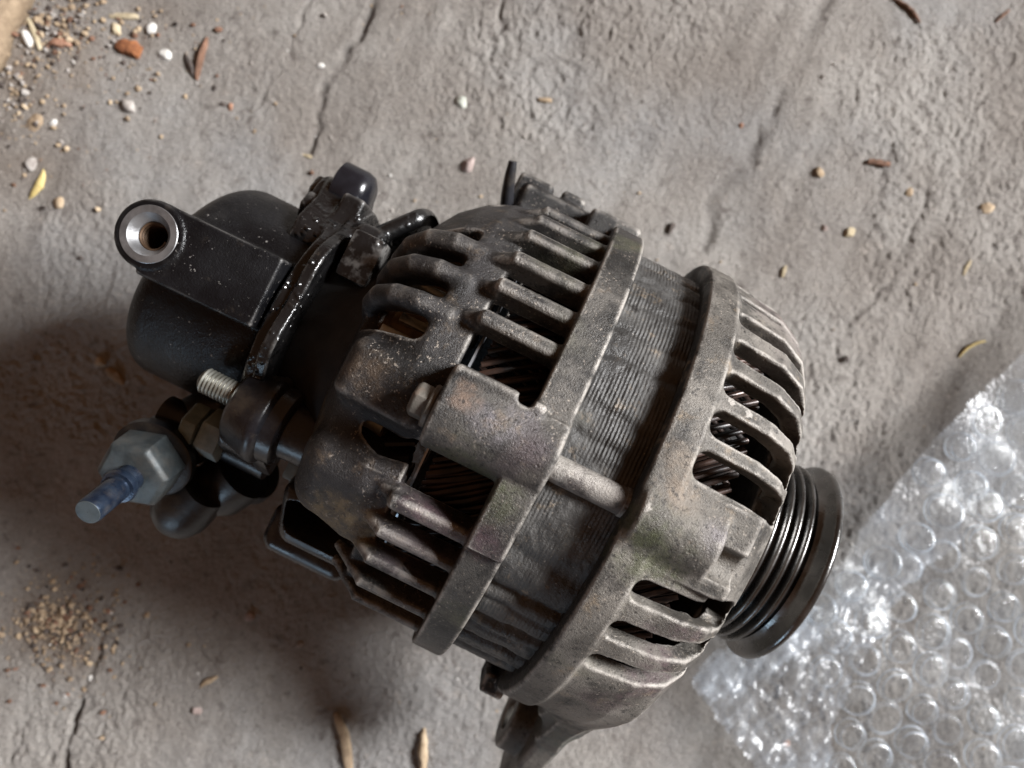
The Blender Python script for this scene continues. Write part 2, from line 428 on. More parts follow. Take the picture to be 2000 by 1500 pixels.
def gheight(x, y):
    x = np.asarray(x, np.float64); y = np.asarray(y, np.float64)
    w1 = x + 6 * vnoise(x / 23, y / 23, 40); w2 = y + 6 * vnoise(x / 23, y / 23, 41)
    rough = .6 + .9 * sstep(-.1, .25, vnoise(x / 55, y / 55, 31) + .10 * np.tanh((x + y * .6) / 80))
    rough = rough * np.where(np.hypot(x + 150, y + 90) < 0, 1, 1)
    a = (x * .83 + y * .55); b = (-x * .55 + y * .83); a0 = x * .91 - y * .41; b0 = x * .41 + y * .91
    z = .9 * vnoise(a0 / 7, b0 / 60, 9) + 2.2 * vnoise(w1 / 70, w2 / 70, 1) + .9 * vnoise(w1 / 26, w2 / 26, 2) * (.4 + .6 * rough)
    z = z + rough * (.30 * vnoise(w1 / 9, w2 / 9, 3) + .20 * vnoise(a / 3.0, b / 4.6, 4) + .30 * vnoise(a / 1.9, b / 2.2, 5) + .44 * vnoise(b / 1.3, a / 1.2, 6) + .34 * vnoise(x / .95, y / .95, 10))
    pit = sstep(.18, .40, vnoise(w1 / 2.7, w2 / 3.3, 7)) * sstep(.05, .3, vnoise(x / 34, y / 34, 8))
    z = z - .3 * pit * rough
    far = sstep(250, 500, np.hypot(x, y)); z = z * (1 - .5 * far)
    dirt = .16 * pit
    for pts, wd, dp in CRACKS:
        jx = x + 2.6 * vnoise(x / 5, y / 5, 51) + 6 * vnoise(x / 19, y / 19, 53); jy = y + 1.8 * vnoise(x / 6, y / 6, 52)
        d = pline(jx, jy, pts); k = np.exp(-(d / (wd * .55)) ** 2) * (.35 + 1.3 * (vnoise(x / 7, y / 7, 54) + .5))
        k = k * sstep(-.55, -.05, vnoise(x / 10, y / 10, 55)); z = z - dp * .85 * k; dirt = np.maximum(dirt, np.clip(k, 0, 1) * min(1, dp * .27))
    # alternator sits on a level spot
    return z - .4, np.clip(dirt, 0, .9)
def make_ground():
    xs = graded(-222, 222, .62, 2600); ys = graded(-170, 170, .62, 2600)
    X, Y = np.meshgrid(xs, ys, indexing='ij'); Z, dirt = gheight(X, Y)
    litter = np.clip(1 - np.hypot(X + 205, (Y - 140) * 1.1) / 80, 0, 1) ** .7 * .7
    patch = np.clip(1.25 - np.hypot(X - g2(115, 1215)[0], Y - g2(115, 1215)[1]) / 22, 0, 1) * .8
    brn = np.maximum(litter, patch) * (.6 + .8 * (vnoise(X / 12, Y / 12, 71) + .3))
    nx, ny = X.shape; idx = np.arange(nx * ny).reshape(nx, ny)
    f = np.stack([idx[:-1, :-1], idx[1:, :-1], idx[1:, 1:], idx[:-1, 1:]], -1).reshape(-1, 4)
    o = mesh_obj('ground', np.stack([X, Y, Z], -1).reshape(-1, 3), f, M['ground'])
    at_ = o.data.color_attributes.new('dirt', 'FLOAT_COLOR', 'POINT')
    cc = np.zeros((nx * ny, 4), np.float32); cc[:, 0] = dirt.ravel(); cc[:, 1] = np.clip(brn, 0, 1).ravel(); cc[:, 3] = 1
    at_.data.foreach_set('color', cc.ravel())
    tag(o, 'worn grey brown concrete floor with dirt and cracks', kind='structure'); return o
make_ground()

# ------------------------------------------------------------------ alternator
ANG = R(26.3)
root = bpy.data.objects.new('alternator', None); col.objects.link(root)
root.location = (.00454, -.01545, 0); root.rotation_euler = (0, 0, -ANG); root.empty_display_size = .05
tag(root, 'grimy used car alternator with black vacuum pump lying on the concrete floor', 'alternator')
ZO = np.array([0, 0, AXH])
def cpart(name, dat, mat, parent):
    v, f, n = dat
    return mesh_obj(name, v + ZO, f, mat, parent, normals=n)

# ---- rear bracket
REAR_RIBS = [(-59, 63.3, 1), (-48, 63.3, 1), (-38, 63.2, 1), (-29, 63.2, 1), (-20.6, 63.6, 0), (20.8, 63.5, 0), (29.3, 63.4, 0), (38, 63.2, 1), (47.3, 63, 1), (56.5, 63, 1), (66, 62.8, 1)]
FINS = [19.6, 29, 38.6]
SLOTS = [(14.6, 3.3), (24.3, 3.1), (33.8, 3.1), (43.6, 3.3), (71, 2.6)]
PROF_R = [(-24, 56.6), (-31, 56.4), (-37, 53.8), (-42.5, 49.4), (-46.5, 43.8), (-48.5, 38), (-50.0, 30), (-50.0, 20)]
def make_rear():
    c = Cast((-56, -80, -70), (8, 80, 73), .55)
    c.add(lambda S, V, U: box2(abs(S + .4) - 4.3, abs(rho(V, U) - 61) - 4.2, .7))                       # band
    c.add(lambda S, V, U: pline(S, rho(V, U), PROF_R) - 2.0, ((-56, -64, -70), (-18, 64, 64)), 1.)      # sloping plate
    c.cut(lambda S, V, U: -22.6 - S + 0 * V + 0 * U if False else np.maximum(-(S + 23.4), S + 12.) + 0 * V + 0 * U, ((-23.4, -59.5, -70), (-12, 59.5, 59.5)))
    for th, hw in SLOTS:
        def f(S, V, U, th=th, hw=hw):
            t_, r_ = polar(th, V, U)
            return np.maximum(box2(abs(S + 43) - 9.9, abs(t_) - hw, 2.5), np.maximum(r_ - 70, 41.5 - r_))
        c.cut(f, rbb(th, -54, -32, 38, 66, 5), .8)
    c.cut(lambda S, V, U: np.maximum(S + 27.5, (np.arctan2(V, U) + R(40.5)) * 45) + 0 * U, ((-56, -64, -70), (-27, -20, 60)), 1.)
    for th in FINS:
        def f(S, V, U, th=th):
            t_, r_ = polar(th, V, U)
            return np.sqrt(pline(S, r_, [(-30, 57.0), (-37, 57.0), (-43, 54.6), (-47.2, 49.8), (-49.2, 43.5), (-49.8, 36)]) ** 2 + (t_ * 1.0) ** 2) - 2.55
        c.add(f, rbb(th, -56, -28, 30, 62, 6), 1.6)
    # solid web between slots at the upper side
    for th, top, ramp in REAR_RIBS:
        P = [(-3.5, 54), (-3.5, top), (-23, top), (-24, top - 1), (-32.5 if ramp else -24.2, 56.8 if ramp else 59), (-32, 55), (-22.5, 55)]
        def f(S, V, U, th=th, P=P):
            t_, r_ = polar(th, V, U); hw = .45 if th > -25 else .05
            d2 = poly2(S, r_, P) + 1.55
            return box2(d2 + 0 * t_, abs(t_) - 2.25 + 1.3 + 0 * d2, 0.) - 1.3 if False else np.sqrt(np.maximum(d2, 0) ** 2 + np.maximum(abs(t_) - hw, 0) ** 2) + np.minimum(np.maximum(d2, abs(t_) - hw), 0) - 1.55
        c.add(f, rbb(th, -34, -2, 53, 66, 5), .9)
        if not ramp:   # broken ridge that runs to a point on the plate
            def f2(S, V, U, th=th):
                t_, r_ = polar(th, V, U); x = np.clip((S + 31) / 8, 0, 1)
                return np.sqrt(np.maximum(r_ - (56.5 + 3.6 * x), 0) ** 2 + t_ ** 2 * .9 + np.maximum(abs(S + 27) - 4, 0) ** 2) - (.4 + 1.7 * x)
            c.add(f2, rbb(th, -34, -22, 53, 66, 5), .8)
    # lump A, lump B, and the long through-bolt boss
    def A(S, V, U):
        Vr = V + 1.2 + .07 * (S + 36)
        return box_d(abs(S + 35.5) - 11, abs(Vr) - 8.2 + 0 * U, abs(U + .16 * (-S - 35) - 46.6) - 11.8, 4.0)
    c.add(A, ((-52, -18, 25), (-20, 15, 66)), 2.)
    def B(S, V, U):
        t_, r_ = polar(-29, V, U)
        return box_d(abs(S + 35.8) - 11.6, abs(t_ + .6) - 11., abs(r_ - .16 * (S + 36) - 46) - 12.6, 6.5)
    c.add(B, ((-52, -52, 15), (-20, -5, 64)), 2.)
    def Bv(S, V, U):
        return np.maximum(np.sqrt((V + 12.2) ** 2 + (U - 56.8 - .18 * (S + 36)) ** 2) - 5.2, 51.6 + .12 * (S + 36) - rho(V, U))
    c.cut(Bv, ((-50, -18, 46), (-20, -4, 66)), 2.5)
    def C(S, V, U):
        b = np.sqrt((V - 1.2) ** 2 + (U - 60.) ** 2) - 9.4
        return box2(abs(S + 9.5) - 13.6, b, 1.)
    c.add(C, ((-25, -14, 48), (6, 16, 72)), 1.0)
    c.add(lambda S, V, U: box_d(abs(S + 12.5) - 10.5, abs(V - 6.0) - 5.0, abs(U - 61.4) - 5.4, 1.2), ((-26, -2, 52), (2, 16, 70)), .8)   # flat facet
    c.cut(lambda S, V, U: box_d(abs(S + 6.8) - 1.8, abs(V - 12) - 3, abs(U - 62) - 9, 1.2), ((-12, 6, 50), (0, 18, 76)), .6)
    c.add(lambda S, V, U: box2(abs(S + .4) - 4.3, abs(rho(V, U) - 62) - 4.5, .7) + 40 * (np.arctan2(V, U) > R(8)) + 40 * (np.arctan2(V, U) < R(-20.3)),
          ((-6, -26, 55), (6, 12, 70)), .5)
    # recess round the bolt head
    c.cut(lambda S, V, U: np.sqrt((V - .5) ** 2 + (U - 64.5) ** 2 + .5 * (S + 26.5) ** 2) - 5.0, ((-36, -8, 54), (-23.2, 9, 72)), 2.2)
    # mounting lugs on the upper side
    for s0, s1, v1, u0, u1 in ((-37, -25.5, 71.5, -28, -5), (-23, -15.0, 72, -30, -5), (-12.5, 3.5, 69, -28, 4)):
        c.add(lambda S, V, U: box_d(abs(S - (s0 + s1) / 2) - (s1 - s0) / 2, abs(V - (v1 + 48) / 2) - (v1 - 48) / 2, abs(U - (u0 + u1) / 2) - (u1 - u0) / 2, 1.6),
              ((s0 - 3, 44, u0 - 3), (s1 + 3, v1 + 3, u1 + 3)), 1.2)
    c.add(lambda S, V, U: box_d(abs(S + 19) - 15, abs(V - 60) - 8.6, abs(U + 12) - 9, 2), ((-37, 48, -24), (-2, 72, 0)), 1.)
    # hollow and open underside
    c.cut(lambda S, V, U: np.maximum(rho(V, U) - 57, -(S + 22.8)) + 0 * S, ((-22.8, -58, -70), (8, 58, 58)))
    def lab(p):
        s_, v_, u_ = p.T; th = np.degrees(np.arctan2(v_, u_)); r_ = np.hypot(v_, u_); L = np.zeros(len(p), int)
        L[(s_ > -5) & (r_ > 56)] = 1
        for i, (a, top, rp) in enumerate(REAR_RIBS):
            t_ = v_ * math.cos(R(a)) - u_ * math.sin(R(a)); q = v_ * math.sin(R(a)) + u_ * math.cos(R(a))
            L[(abs(t_) < 2.5) & (s_ < -4.6) & (s_ > -24.3 - (0 if rp else 0)) & (q > 54)] = 10 + i
        for i, a in enumerate(FINS):
            t_ = v_ * math.cos(R(a)) - u_ * math.sin(R(a)); q = v_ * math.sin(R(a)) + u_ * math.cos(R(a))
            L[(abs(t_) < 2.7) & (s_ < -33) & (q > 40)] = 30 + i
        L[(abs(v_ - 1.5) < 10.2) & (s_ > -23.5) & (s_ < -4.6) & (u_ > 54)] = 2
        L[(v_ > 62) & (s_ < -4.6) & (u_ < 9)] = 3
        return L
    d = split_cast(c, lab, None, None, None)
    base = cpart('rear_bracket', d.pop(0), M['rear'], root)
    for L, dat in sorted(d.items()):
        nm = {1: 'rim_band', 2: 'bolt_boss', 3: 'mounting_lug'}.get(L, 'cooling_rib' if L < 30 else 'cooling_fin')
        cpart(nm, dat, M['lug'] if L == 3 else M['rear'], base)
    return base
make_rear()

# ---- stator
def make_stator():
    ss = np.arange(3, 23.01, .14); th = np.radians(np.arange(-180, 180.01, .5))
    S_, T = np.meshgrid(ss, th, indexing='ij'); d = np.degrees(T)
    r = 61.0 + 0 * S_
    lam = sstep(-16, 4, d) * .7 + .3
    r += .085 * np.sin(S_ * 2 * math.pi / .9) * lam * np.clip(.5 + 2.0 * vnoise(S_ / 6, d / 9, 61), 0, 1.2)
    for a, wd, dp in ((-19.6, 2.0, .6), (-29.5, 1.3, 1.9), (-34, .8, .7), (-40.5, 1.3, 1.9), (-44.5, .8, .6), (-51, 1.3, 1.8), (-60, 1.5, 1.3), (-70, 1.5, 1.3),
                      (8.5, 1.1, .45), (14.5, 1.3, .6), (27, 1.2, .7), (34, 1.0, .5), (43, 1.2, .5), (54, 1.2, .7), (64, 1.3, 1)):
        r -= dp * np.exp(-((d - a + 1.2 * vnoise(S_ / 5, d * 0 + a, 62)) / wd) ** 2)
    r += .35 * vnoise(S_ / 9, d / 14, 63) + .16 * vnoise(S_ / 2.4, d / 3.2, 64) + .22 * vnoise(S_ / 1.1, d / 1.2, 65) + .6 * np.exp(-((d + 24) / 3.4) ** 2)
    v = np.stack([S_, r * np.sin(T), r * np.cos(T) + AXH], -1).reshape(-1, 3)
    nx, ny = S_.shape; i = np.arange(nx * ny).reshape(nx, ny)
    f = np.stack([i[:-1, :-1], i[:-1, 1:], i[1:, 1:], i[1:, :-1]], -1).reshape(-1, 4)[:, ::-1]
    st = mesh_obj('stator', v, np.ascontiguousarray(f), M['stator'], root)
    b = MB(); v0, u0 = at(0, 61.2)
    b.lathe([(3, 3.0), (20.6, 3.1), (20.9, 3.35), (21.8, 3.3), (22.3, 2.6), (23, 2.6)], (0, v0, u0 + .3 + AXH), n=24); b.build('through_bolt', M['rod'], root)
    return st
make_stator()

# ---- front bracket
FSLOT = [(60, 1.6), (49.6, 2.55), (39.6, 2.9), (30.4, 3.1), (21.4, 3.15), (12.6, 3.3), (-13.2, 2.7), (-22.8, 2.7), (-32, 2.5), (70, 1.4)]
PROF_F = [(24, 63.6), (30, 63.2), (43, 61.6), (49, 58.6), (52.6, 54.0), (54.6, 47), (55.4, 38), (55.4, 18)]
def make_front():
    c = Cast((18, -108, -70), (64, 72, 75), .55)
    c.add(lambda S, V, U: box2(abs(S - 26) - 4., abs(rho(V, U) - 62) - 4.5, .9))
    c.add(lambda S, V, U: pline(S, rho(V, U), PROF_F) - 2.4, None, 1.)
    for th, hw in FSLOT:
        def f(S, V, U, th=th, hw=hw):
            t_, r_ = polar(th, V, U)
            return np.maximum(box2(abs(S - 42.6) - 12.4, abs(t_) - hw, 2.4), np.maximum(r_ - 80, 45.5 - r_))
        c.cut(f, rbb(th, 30, 62, 44, 72, 6), .7)
    # solid sector with the bolt boss
    def D_(S, V, U):
        a = np.arctan2(V, U); r_ = rho(V, U)
        wdg = np.maximum((a - R(8.6)), -(a + R(8.6))) * r_
        return np.maximum(box2(abs(S - 35.5) - 13., abs(r_ - 54) - 11.2, 1.2), wdg)
    c.add(D_, ((20, -14, 40), (52, 14, 70)), .6)
    def E_(S, V, U):
        return box2(abs(S - 32.5) - 9.3, np.sqrt((V + .2) ** 2 + (U - 60.6) ** 2) - 8.3, 1.)
    c.add(E_, ((20, -14, 48), (46, 14, 72)), 1.6)
    c.cut(lambda S, V, U: box2(abs(S - 45.5) - 3.4, np.sqrt((V + 2.5) ** 2 + (U - 65) ** 2) - 3.6, .6), ((40, -10, 58), (51, 6, 72)), .5)
    c.cut(lambda S, V, U: box_d(abs(S - 50) - 4, abs(V + 13) - 3.4, abs(U - 60) - 8, 1), ((44, -20, 48), (56, -6, 70)), 1.)
    # big mounting ear toward the lower side
    def L_(S, V, U):
        d2 = seg2(V, U, (-46, 8), (-91, -24)) - 15
        return box2(d2 + 0 * S, abs(S - 45.7) - 3.8, 1.6)
    c.add(L_, ((38, -110, -44), (56, -36, 34)), 2.)
    def eye(S, V, U): return box2(abs(S - 40) - 5, np.sqrt((V + 83) ** 2 + (U + 20) ** 2) - 11.5, 1.)
    c.add(eye, ((33, -100, -36), (47, -68, -4)), .8)
    c.cut(lambda S, V, U: np.sqrt((V + 83) ** 2 + (U + 20) ** 2) - 6 + 0 * S, ((18, -94, -30), (64, -74, -10)), .6)
    c.add(lambda S, V, U: np.maximum(seg2(V, U, (-46, 25), (-70, 0)) - 8., abs(S - 44.4) - 2.8), ((36, -96, -16), (60, -32, 42)), 2.5)
    # web from ear to bracket on the right
    c.add(lambda S, V, U: np.maximum(seg2(V, U, (-42, 34), (-62, 4)) - 8, abs(S - 44) - 6), ((34, -76, -8), (54, -36, 48)), 5.)
    c.add(lambda S, V, U: box_d(abs(S - 21.5) - 3.5, abs(V + 65) - 3, abs(U - 8) - 7, 1), ((18, -70, -4), (28, -58, 18)), .8)
    c.cut(lambda S, V, U: np.maximum(rho(V, U) - 58.5, abs(S - 22) - 18) + 0 * S, ((18, -60, -70), (40, 60, 60)))
    def lab(p):
        s_, v_, u_ = p.T; a = np.degrees(np.arctan2(v_, u_)); r_ = np.hypot(v_, u_); L = np.zeros(len(p), int)
        sl = sorted(x[0] for x in FSLOT)
        for i, (t0, t1) in enumerate(zip(sl[:-1], sl[1:])):
            if t1 - t0 > 15: continue
            L[(a > t0) & (a < t1) & (s_ > 31.2) & (r_ > 46) & (s_ < 52)] = 10 + i
        L[(abs(v_ + .2) < 8.6) & (s_ > 22.6) & (s_ < 42.2) & (u_ > 63.5)] = 1
        L[(v_ < -61) & (u_ < 26) & (s_ > 29)] = 2
        return L
    d = split_cast(c, lab, None, None, None)
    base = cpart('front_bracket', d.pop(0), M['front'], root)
    for L, dat in sorted(d.items()):
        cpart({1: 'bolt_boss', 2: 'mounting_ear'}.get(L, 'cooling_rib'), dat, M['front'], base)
make_front()

# ---- insides: windings, rotor, fan, rectifier
def windings(name, s0, s1, r0, r1, dirn, parent, step=3.0, rad=.75):
    b = MB(); th = -66
    while th < 80:
        for lay in (0, 1, 2):
            a0 = th + lay * 1.1 + rnd.uniform(-.4, .4); pts = []
            for k in range(7):
                t = k / 6; s_ = s0 + (s1 - s0) * t
                r_ = r0 + (r1 - r0) * math.sin(t * 2.2) - lay * 1.7; v_, u_ = at(a0 + dirn * (11 if lay != 2 else -7) * t, r_ + .5 * math.sin(7 * t + th))
                pts.append((s_, v_, u_ + AXH))
            b.tube(pts, rad, 6)
        th += step
    o = b.build(name, M['wire'], parent, 60); o['kind'] = 'stuff'; return o
windings('rear_winding', 2, -19, 52, 55, -1.5, root, 3.2, .72)
windings('front_winding', 20, 43, 53, 54.5, 2.0, root, 3.2, .72)
b = MB(); b.lathe([(-18.8, 46), (-18.8, 47.5), (44, 47.5), (45, 40)], (0, 0, AXH), n=64); b.build('rotor_core', M['inner'], root)
b = MB(); b.lathe([(-21.4, 50), (-21.4, 55.2), (-20.9, 55.2), (-20.9, 50)], (0, 0, AXH), n=96, caps=False); b.build('fan_ring', M['fan'], root)
b = MB()
for k in range(40):
    v_, u_ = at(-70 + k * 4.1, 50); Mx = Matrix.Translation((-27.5, v_, u_ + AXH)) @ Matrix.Rotation(-R(-70 + k * 4.1), 4, 'X') @ Matrix.Rotation(.5, 4, 'Z')
    b.box((-3.5, -.4, -4), (3.5, .4, 2.4), Mx)
b.build('fan_blades', M['inner'], root)['kind'] = 'stuff'
b = MB(); b.lathe([(-46.5, 22), (-46.5, 40), (-43, 44.5), (-33, 46.5), (-31, 40)], (0, 0, AXH), n=64); rp = b.build('rectifier_plate', M['rust'], root)
b = MB()
for k in range(15):
    v_, u_ = at(-20 + k * 6.3 + rnd.uniform(-1, 1), 46.6); Mx = Matrix.Translation((-38.5 + rnd.uniform(-2, 2), v_, u_ + AXH)) @ Matrix.Rotation(-R(-20 + k * 6.3), 4, 'X')
    b.box((-4.5, -1.1, -1), (4.5, 1.1, .9), Mx)
b.build('terminal_strips', M['steel'], rp, bevel=.3)['kind'] = 'stuff'

# ---- through bolt head at the rear boss
def hexprism(b, origin, axis, af, h, n=6, chamf=.8, up=None, rot=0):
    a = Vector(axis).normalized(); r_ = af / math.sqrt(3)
    return b.lathe([(0, r_), (h - chamf, r_), (h, r_ - chamf * .9)], origin, axis, n=6, up=up)
b = MB(); b.lathe([(0, 4.5), (.3, 4.8), (1.1, 4.8), (1.5, 4.5)], (-24.6, .3, 63.2 + AXH), n=32)
bo = b.build('bolt_flange', M['bolt'], root)
b = MB(); hexprism(b, (-24.6, .3, 63.2 + AXH), (-1, 0, 0), 7.0, 3.6, up=(0, .3, 1)); h_ = b.build('bolt_head', M['bolt'], root, bevel=.35)
b = MB(); b.lathe([(-24, 3), (-20, 3)], (0, .3, 63.6 + AXH), n=16); b.build('bolt_shank', M['bolt'], root)

# ---- pulley
def make_pulley():
    b = MB(); P = [(61.5, 12), (61.5, 24.6), (62.3, 25.6)]
    s_ = 62.9
    for k in range(5):
        P += [(s_, 27.3), (s_ + .35, 27.7), (s_ + .95, 27.7), (s_ + 1.3, 27.3), (s_ + 2.15, 24.4), (s_ + 2.55, 24.2), (s_ + 2.95, 24.5)]; s_ += 3.1
    P += [(78.2, 26.2), (79.0, 26.6), (80.1, 27.3), (81.0, 29.3), (81.7, 30.0), (82.7, 30.0), (83.3, 29.4), (83.3, 22), (79, 20), (79, 10)]
    b.lathe(P, (0, 0, AXH), n=128); o = b.build('pulley', M['pulley'], root, 50)
    b = MB(); b.lathe([(55, 15), (62, 15)], (0, 0, AXH), n=40); b.build('shaft_spacer', M['inner'], root)
    b = MB(); hexprism(b, (79, 0, AXH), (1, 0, 0), 22, 9); b.build('pulley_nut', M['steel'], root, bevel=.6)
make_pulley()

# ---- vacuum pump
def make_pump():
    c = Cast((-128, -46, -42), (-60, 60, 46), .5)
    def body(S, V, U):
        r_ = np.sqrt((V + .8) ** 2 + U * U)
        return box2(abs(S + 90.8 - .12 * (V + 10)) - 19.3, r_ - 31.2, 7)
    c.add(body)
    # flat topped block that carries the oil port
    def blk(S, V, U):
        sk = V - 4.9 - .015 * (S + 95)
        return box_d(abs(S + 89.6) - 15.6, abs(sk) - 9.3, abs(U - 26.2) - 12, .7)
    c.add(blk, ((-115, -10, 10), (-70, 20, 44)), .9)
    c.add(lambda S, V, U: box2(abs(U - 25.3) - 13.5, np.sqrt((S + 105.7) ** 2 + (V - 5.4) ** 2) - 8.7, .8), ((-118, -6, 8), (-94, 17, 44)), .6)
    c.cut(lambda S, V, U: np.sqrt((S + 105.7) ** 2 + (V - 5.4) ** 2) - np.where(U > 35, 5.9, 4.2) + np.maximum(18 - U, 0), ((-114, -4, 16), (-97, 14, 44)))
    c.cut(lambda S, V, U: (V + .7 * (U) + 41) * .82 * -1 + 0 * S, ((-128, -46, -42), (-60, -10, 20)), 5.) if False else None
    def lab(p):
        s_, v_, u_ = p.T; L = np.zeros(len(p), int)
        q = np.hypot(s_ + 105.7, v_ - 5.4)
        L[(q < 9.2) & (u_ > 33)] = 1
        L[(q < 4.25) & (u_ < 36.9) & (u_ > 16)] = 2
        L[(q >= 9.2) & (u_ > 33.5) & (s_ > -111) & (s_ < -73)] = 3
        return L
    d = split_cast(c, lab, None, None, None)
    base = cpart('vacuum_pump', d[0], M['pump'], root)
    cpart('oil_port', d[1], M['pump'], base)
    b = MB(); b.lathe([(0, 4.25), (0, 3.65), (12.6, 3.65), (14.9, 5.35), (14.95, 7.0), (14.7, 7.25), (13.2, 7.3)], (-105.7, 5.4, 24 + AXH), (0, 0, 1), n=72, caps=False, up=(1, 0, 0)); b.build('port_ring', M['ring'], base, 25)
    if 2 in d: cpart('port_bore', d[2], M['brass_thread'], base)
    if 3 in d: cpart('port_block', d[3], M['pump'], base)
    b = MB()      # thread turns inside the port
    pts = [(-105.7 + 3.55 * math.cos(t), 5.4 + 3.55 * math.sin(t), 24 + AXH + t * 1.25 / 6.283) for t in np.linspace(0, 6.283 * 10, 240)]
    b.tube(pts, .42, 5); b.build('thread', M['brass_thread'], base, 60)
    # flange
    c = Cast((-88, -50, -42), (-52, 66, 48), .5)
    def fl(S, V, U):
        r_ = rho(V, U)
        lobe = smin(r_ - 35.5, np.sqrt((V + 30) ** 2 + (U - 20) ** 2) - 8, 8.)
        return box2(abs(S + 69.5) - 3.6, lobe, .9)
    c.add(fl)
    c.add(lambda S, V, U: box2(abs(S + 68) - 1.6, rho(V, U) - 38.2 + 1.2 * np.sin(np.arctan2(V, U) * 9), .6), None, .4)
    c.add(lambda S, V, U: box_d(abs(S + 71) - 3.2, abs(V - 33.5) - 5, abs(U - 13) - 6.5, 1.0), ((-80, 24, 2), (-62, 44, 26)), .6)
    c.add(lambda S, V, U: box2(abs(S + 80.5) - 4., np.sqrt((V - 34.8) ** 2 + (U - 6) ** 2) - 7.4, 1.2), ((-88, 24, -6), (-70, 50, 20)), 1.5)
    c.add(lambda S, V, U: np.maximum(seg2(V, U, (24, 16), (36, 6)) - 7, abs(S + 76) - 5.5), ((-86, 14, -6), (-66, 48, 28)), 2.)
    c.add(lambda S, V, U: box_d(abs(S + 62) - 4.5, abs(V - 27) - 6, abs(U - 17) - 7, 2.5), ((-70, 16, 4), (-54, 38, 30)), 2.)
    c.add(lambda S, V, U: -smin(-(seg2(S, rho(V, U), (-66, 31), (-54, 44)) - 2.5), -(U - 20 + .3 * (S + 60)), 3.), ((-68, 6, -42), (-52, 50, 34)), 1.)
    c.cut(lambda S, V, U: np.maximum(np.maximum(U - 50, -(U - 10)), abs(S + 60) - 5.5) + np.maximum(abs(V + 2) - 20, 0), ((-66, -24, 10), (-54, 20, 48)), 1.)
    v, f, n = c.mesh(); cpart('pump_flange', (v, f, n), M['oily'], root)
    b = MB()      # black round bolt cap at the upper lug, axis along the alternator
    b.lathe([(-76, 6.3), (-75.5, 7.2), (-69.0, 7.2), (-67.0, 6.5), (-65.8, 4.6), (-65.5, 0.1)], (-4.4, 40.6, 8 + AXH), n=40)
    b.build('bolt_cap', M['cap'], root, 50)
    b = MB(); hexprism(b, (-83, 36.5, 5 + AXH), (-1, 0, 0), 9, 4); b.build('flange_bolt', M['oily'], root, bevel=.5)
    b = MB(); hexprism(b, (-80, 31, 12 + AXH), (-1, 0, 0), 8, 5); b.build('flange_bolt', M['oily'], root, bevel=.5)
make_pump()

# ---- output terminal: bushing, stud, nut
def make_terminal():
    v0, u0 = -21.6, 30.0
    b = MB()
    b.lathe([(-71.2, 4), (-71.2, 8.6), (-70.2, 9.8), (-63.8, 11.4), (-63.2, 11.9), (-61.6, 11.9), (-61.0, 11.4), (-60.4, 10.4), (-57, 10.2), (-56.4, 9.6), (-56, 7.6), (-48, 7.2)], (0, v0 - 2.2, u0 - 1.5 + AXH), n=64)
    bush = b.build('terminal_bushing', M['bushing'], root, 40)
    b = MB(); Mx = Matrix.Translation((-61, v0 - 10, u0 - 8 + AXH)) @ Matrix.Rotation(R(-25), 4, 'X')
    b.box((-2.6, -5.5, -9), (2.2, 5.5, 5), Mx); b.build('bushing_tab', M['bushing'], bush, bevel=1.2)
    b = MB(); P = []; s_ = -81
    P = [(-81.6, 2.2), (-81.0, 3.0)]
    while s_ < -69: P += [(s_, 2.85), (s_ + .42, 3.38), (s_ + .58, 3.38), (s_ + 1.0, 2.85)]; s_ += 1.0
    b.lathe(P, (0, v0, u0 + 1.2 + AXH), n=32); b.build('terminal_stud', M['steel'], root, 25)
    # dark terminal strap and the pair of nuts beneath the stud
    b = MB(); Mx = Matrix.Translation((-77.5, -33, 9 + AXH)) @ Matrix.Rotation(R(35), 4, 'X')
    b.box((-5, -9, -1.2), (6, 12, 1.2), Mx); b.build('terminal_strap', M['oily'], root, bevel=.5)
    b = MB(); b.lathe([(-95, 5), (-62, 5)], (0, -38.5, 10 + AXH), n=24); b.build('lower_terminal_rod', M['rubber'], root)
    b = MB(); hexprism(b, (-74.2, -36.6, 15 + AXH), (-1, 0, 0), 12.5, 6.2, up=(0, .5, 1)); b.build('terminal_nut', M['nut'], root, bevel=.5)
    b = MB(); hexprism(b, (-81.6, -37.2, 14 + AXH), (-1, 0, 0), 12.0, 4.6, up=(0, .25, 1)); b.build('terminal_nut', M['nut'], root, bevel=.5)
    # black plug beneath
    b = MB(); b.lathe([(-9, 7.4), (-7, 8.4), (6, 8.6), (9, 7)], (-72.5, -50, -6 + AXH), (.75, .5, .45), n=32); b.build('wire_boot', M['rubber'], root)
make_terminal()

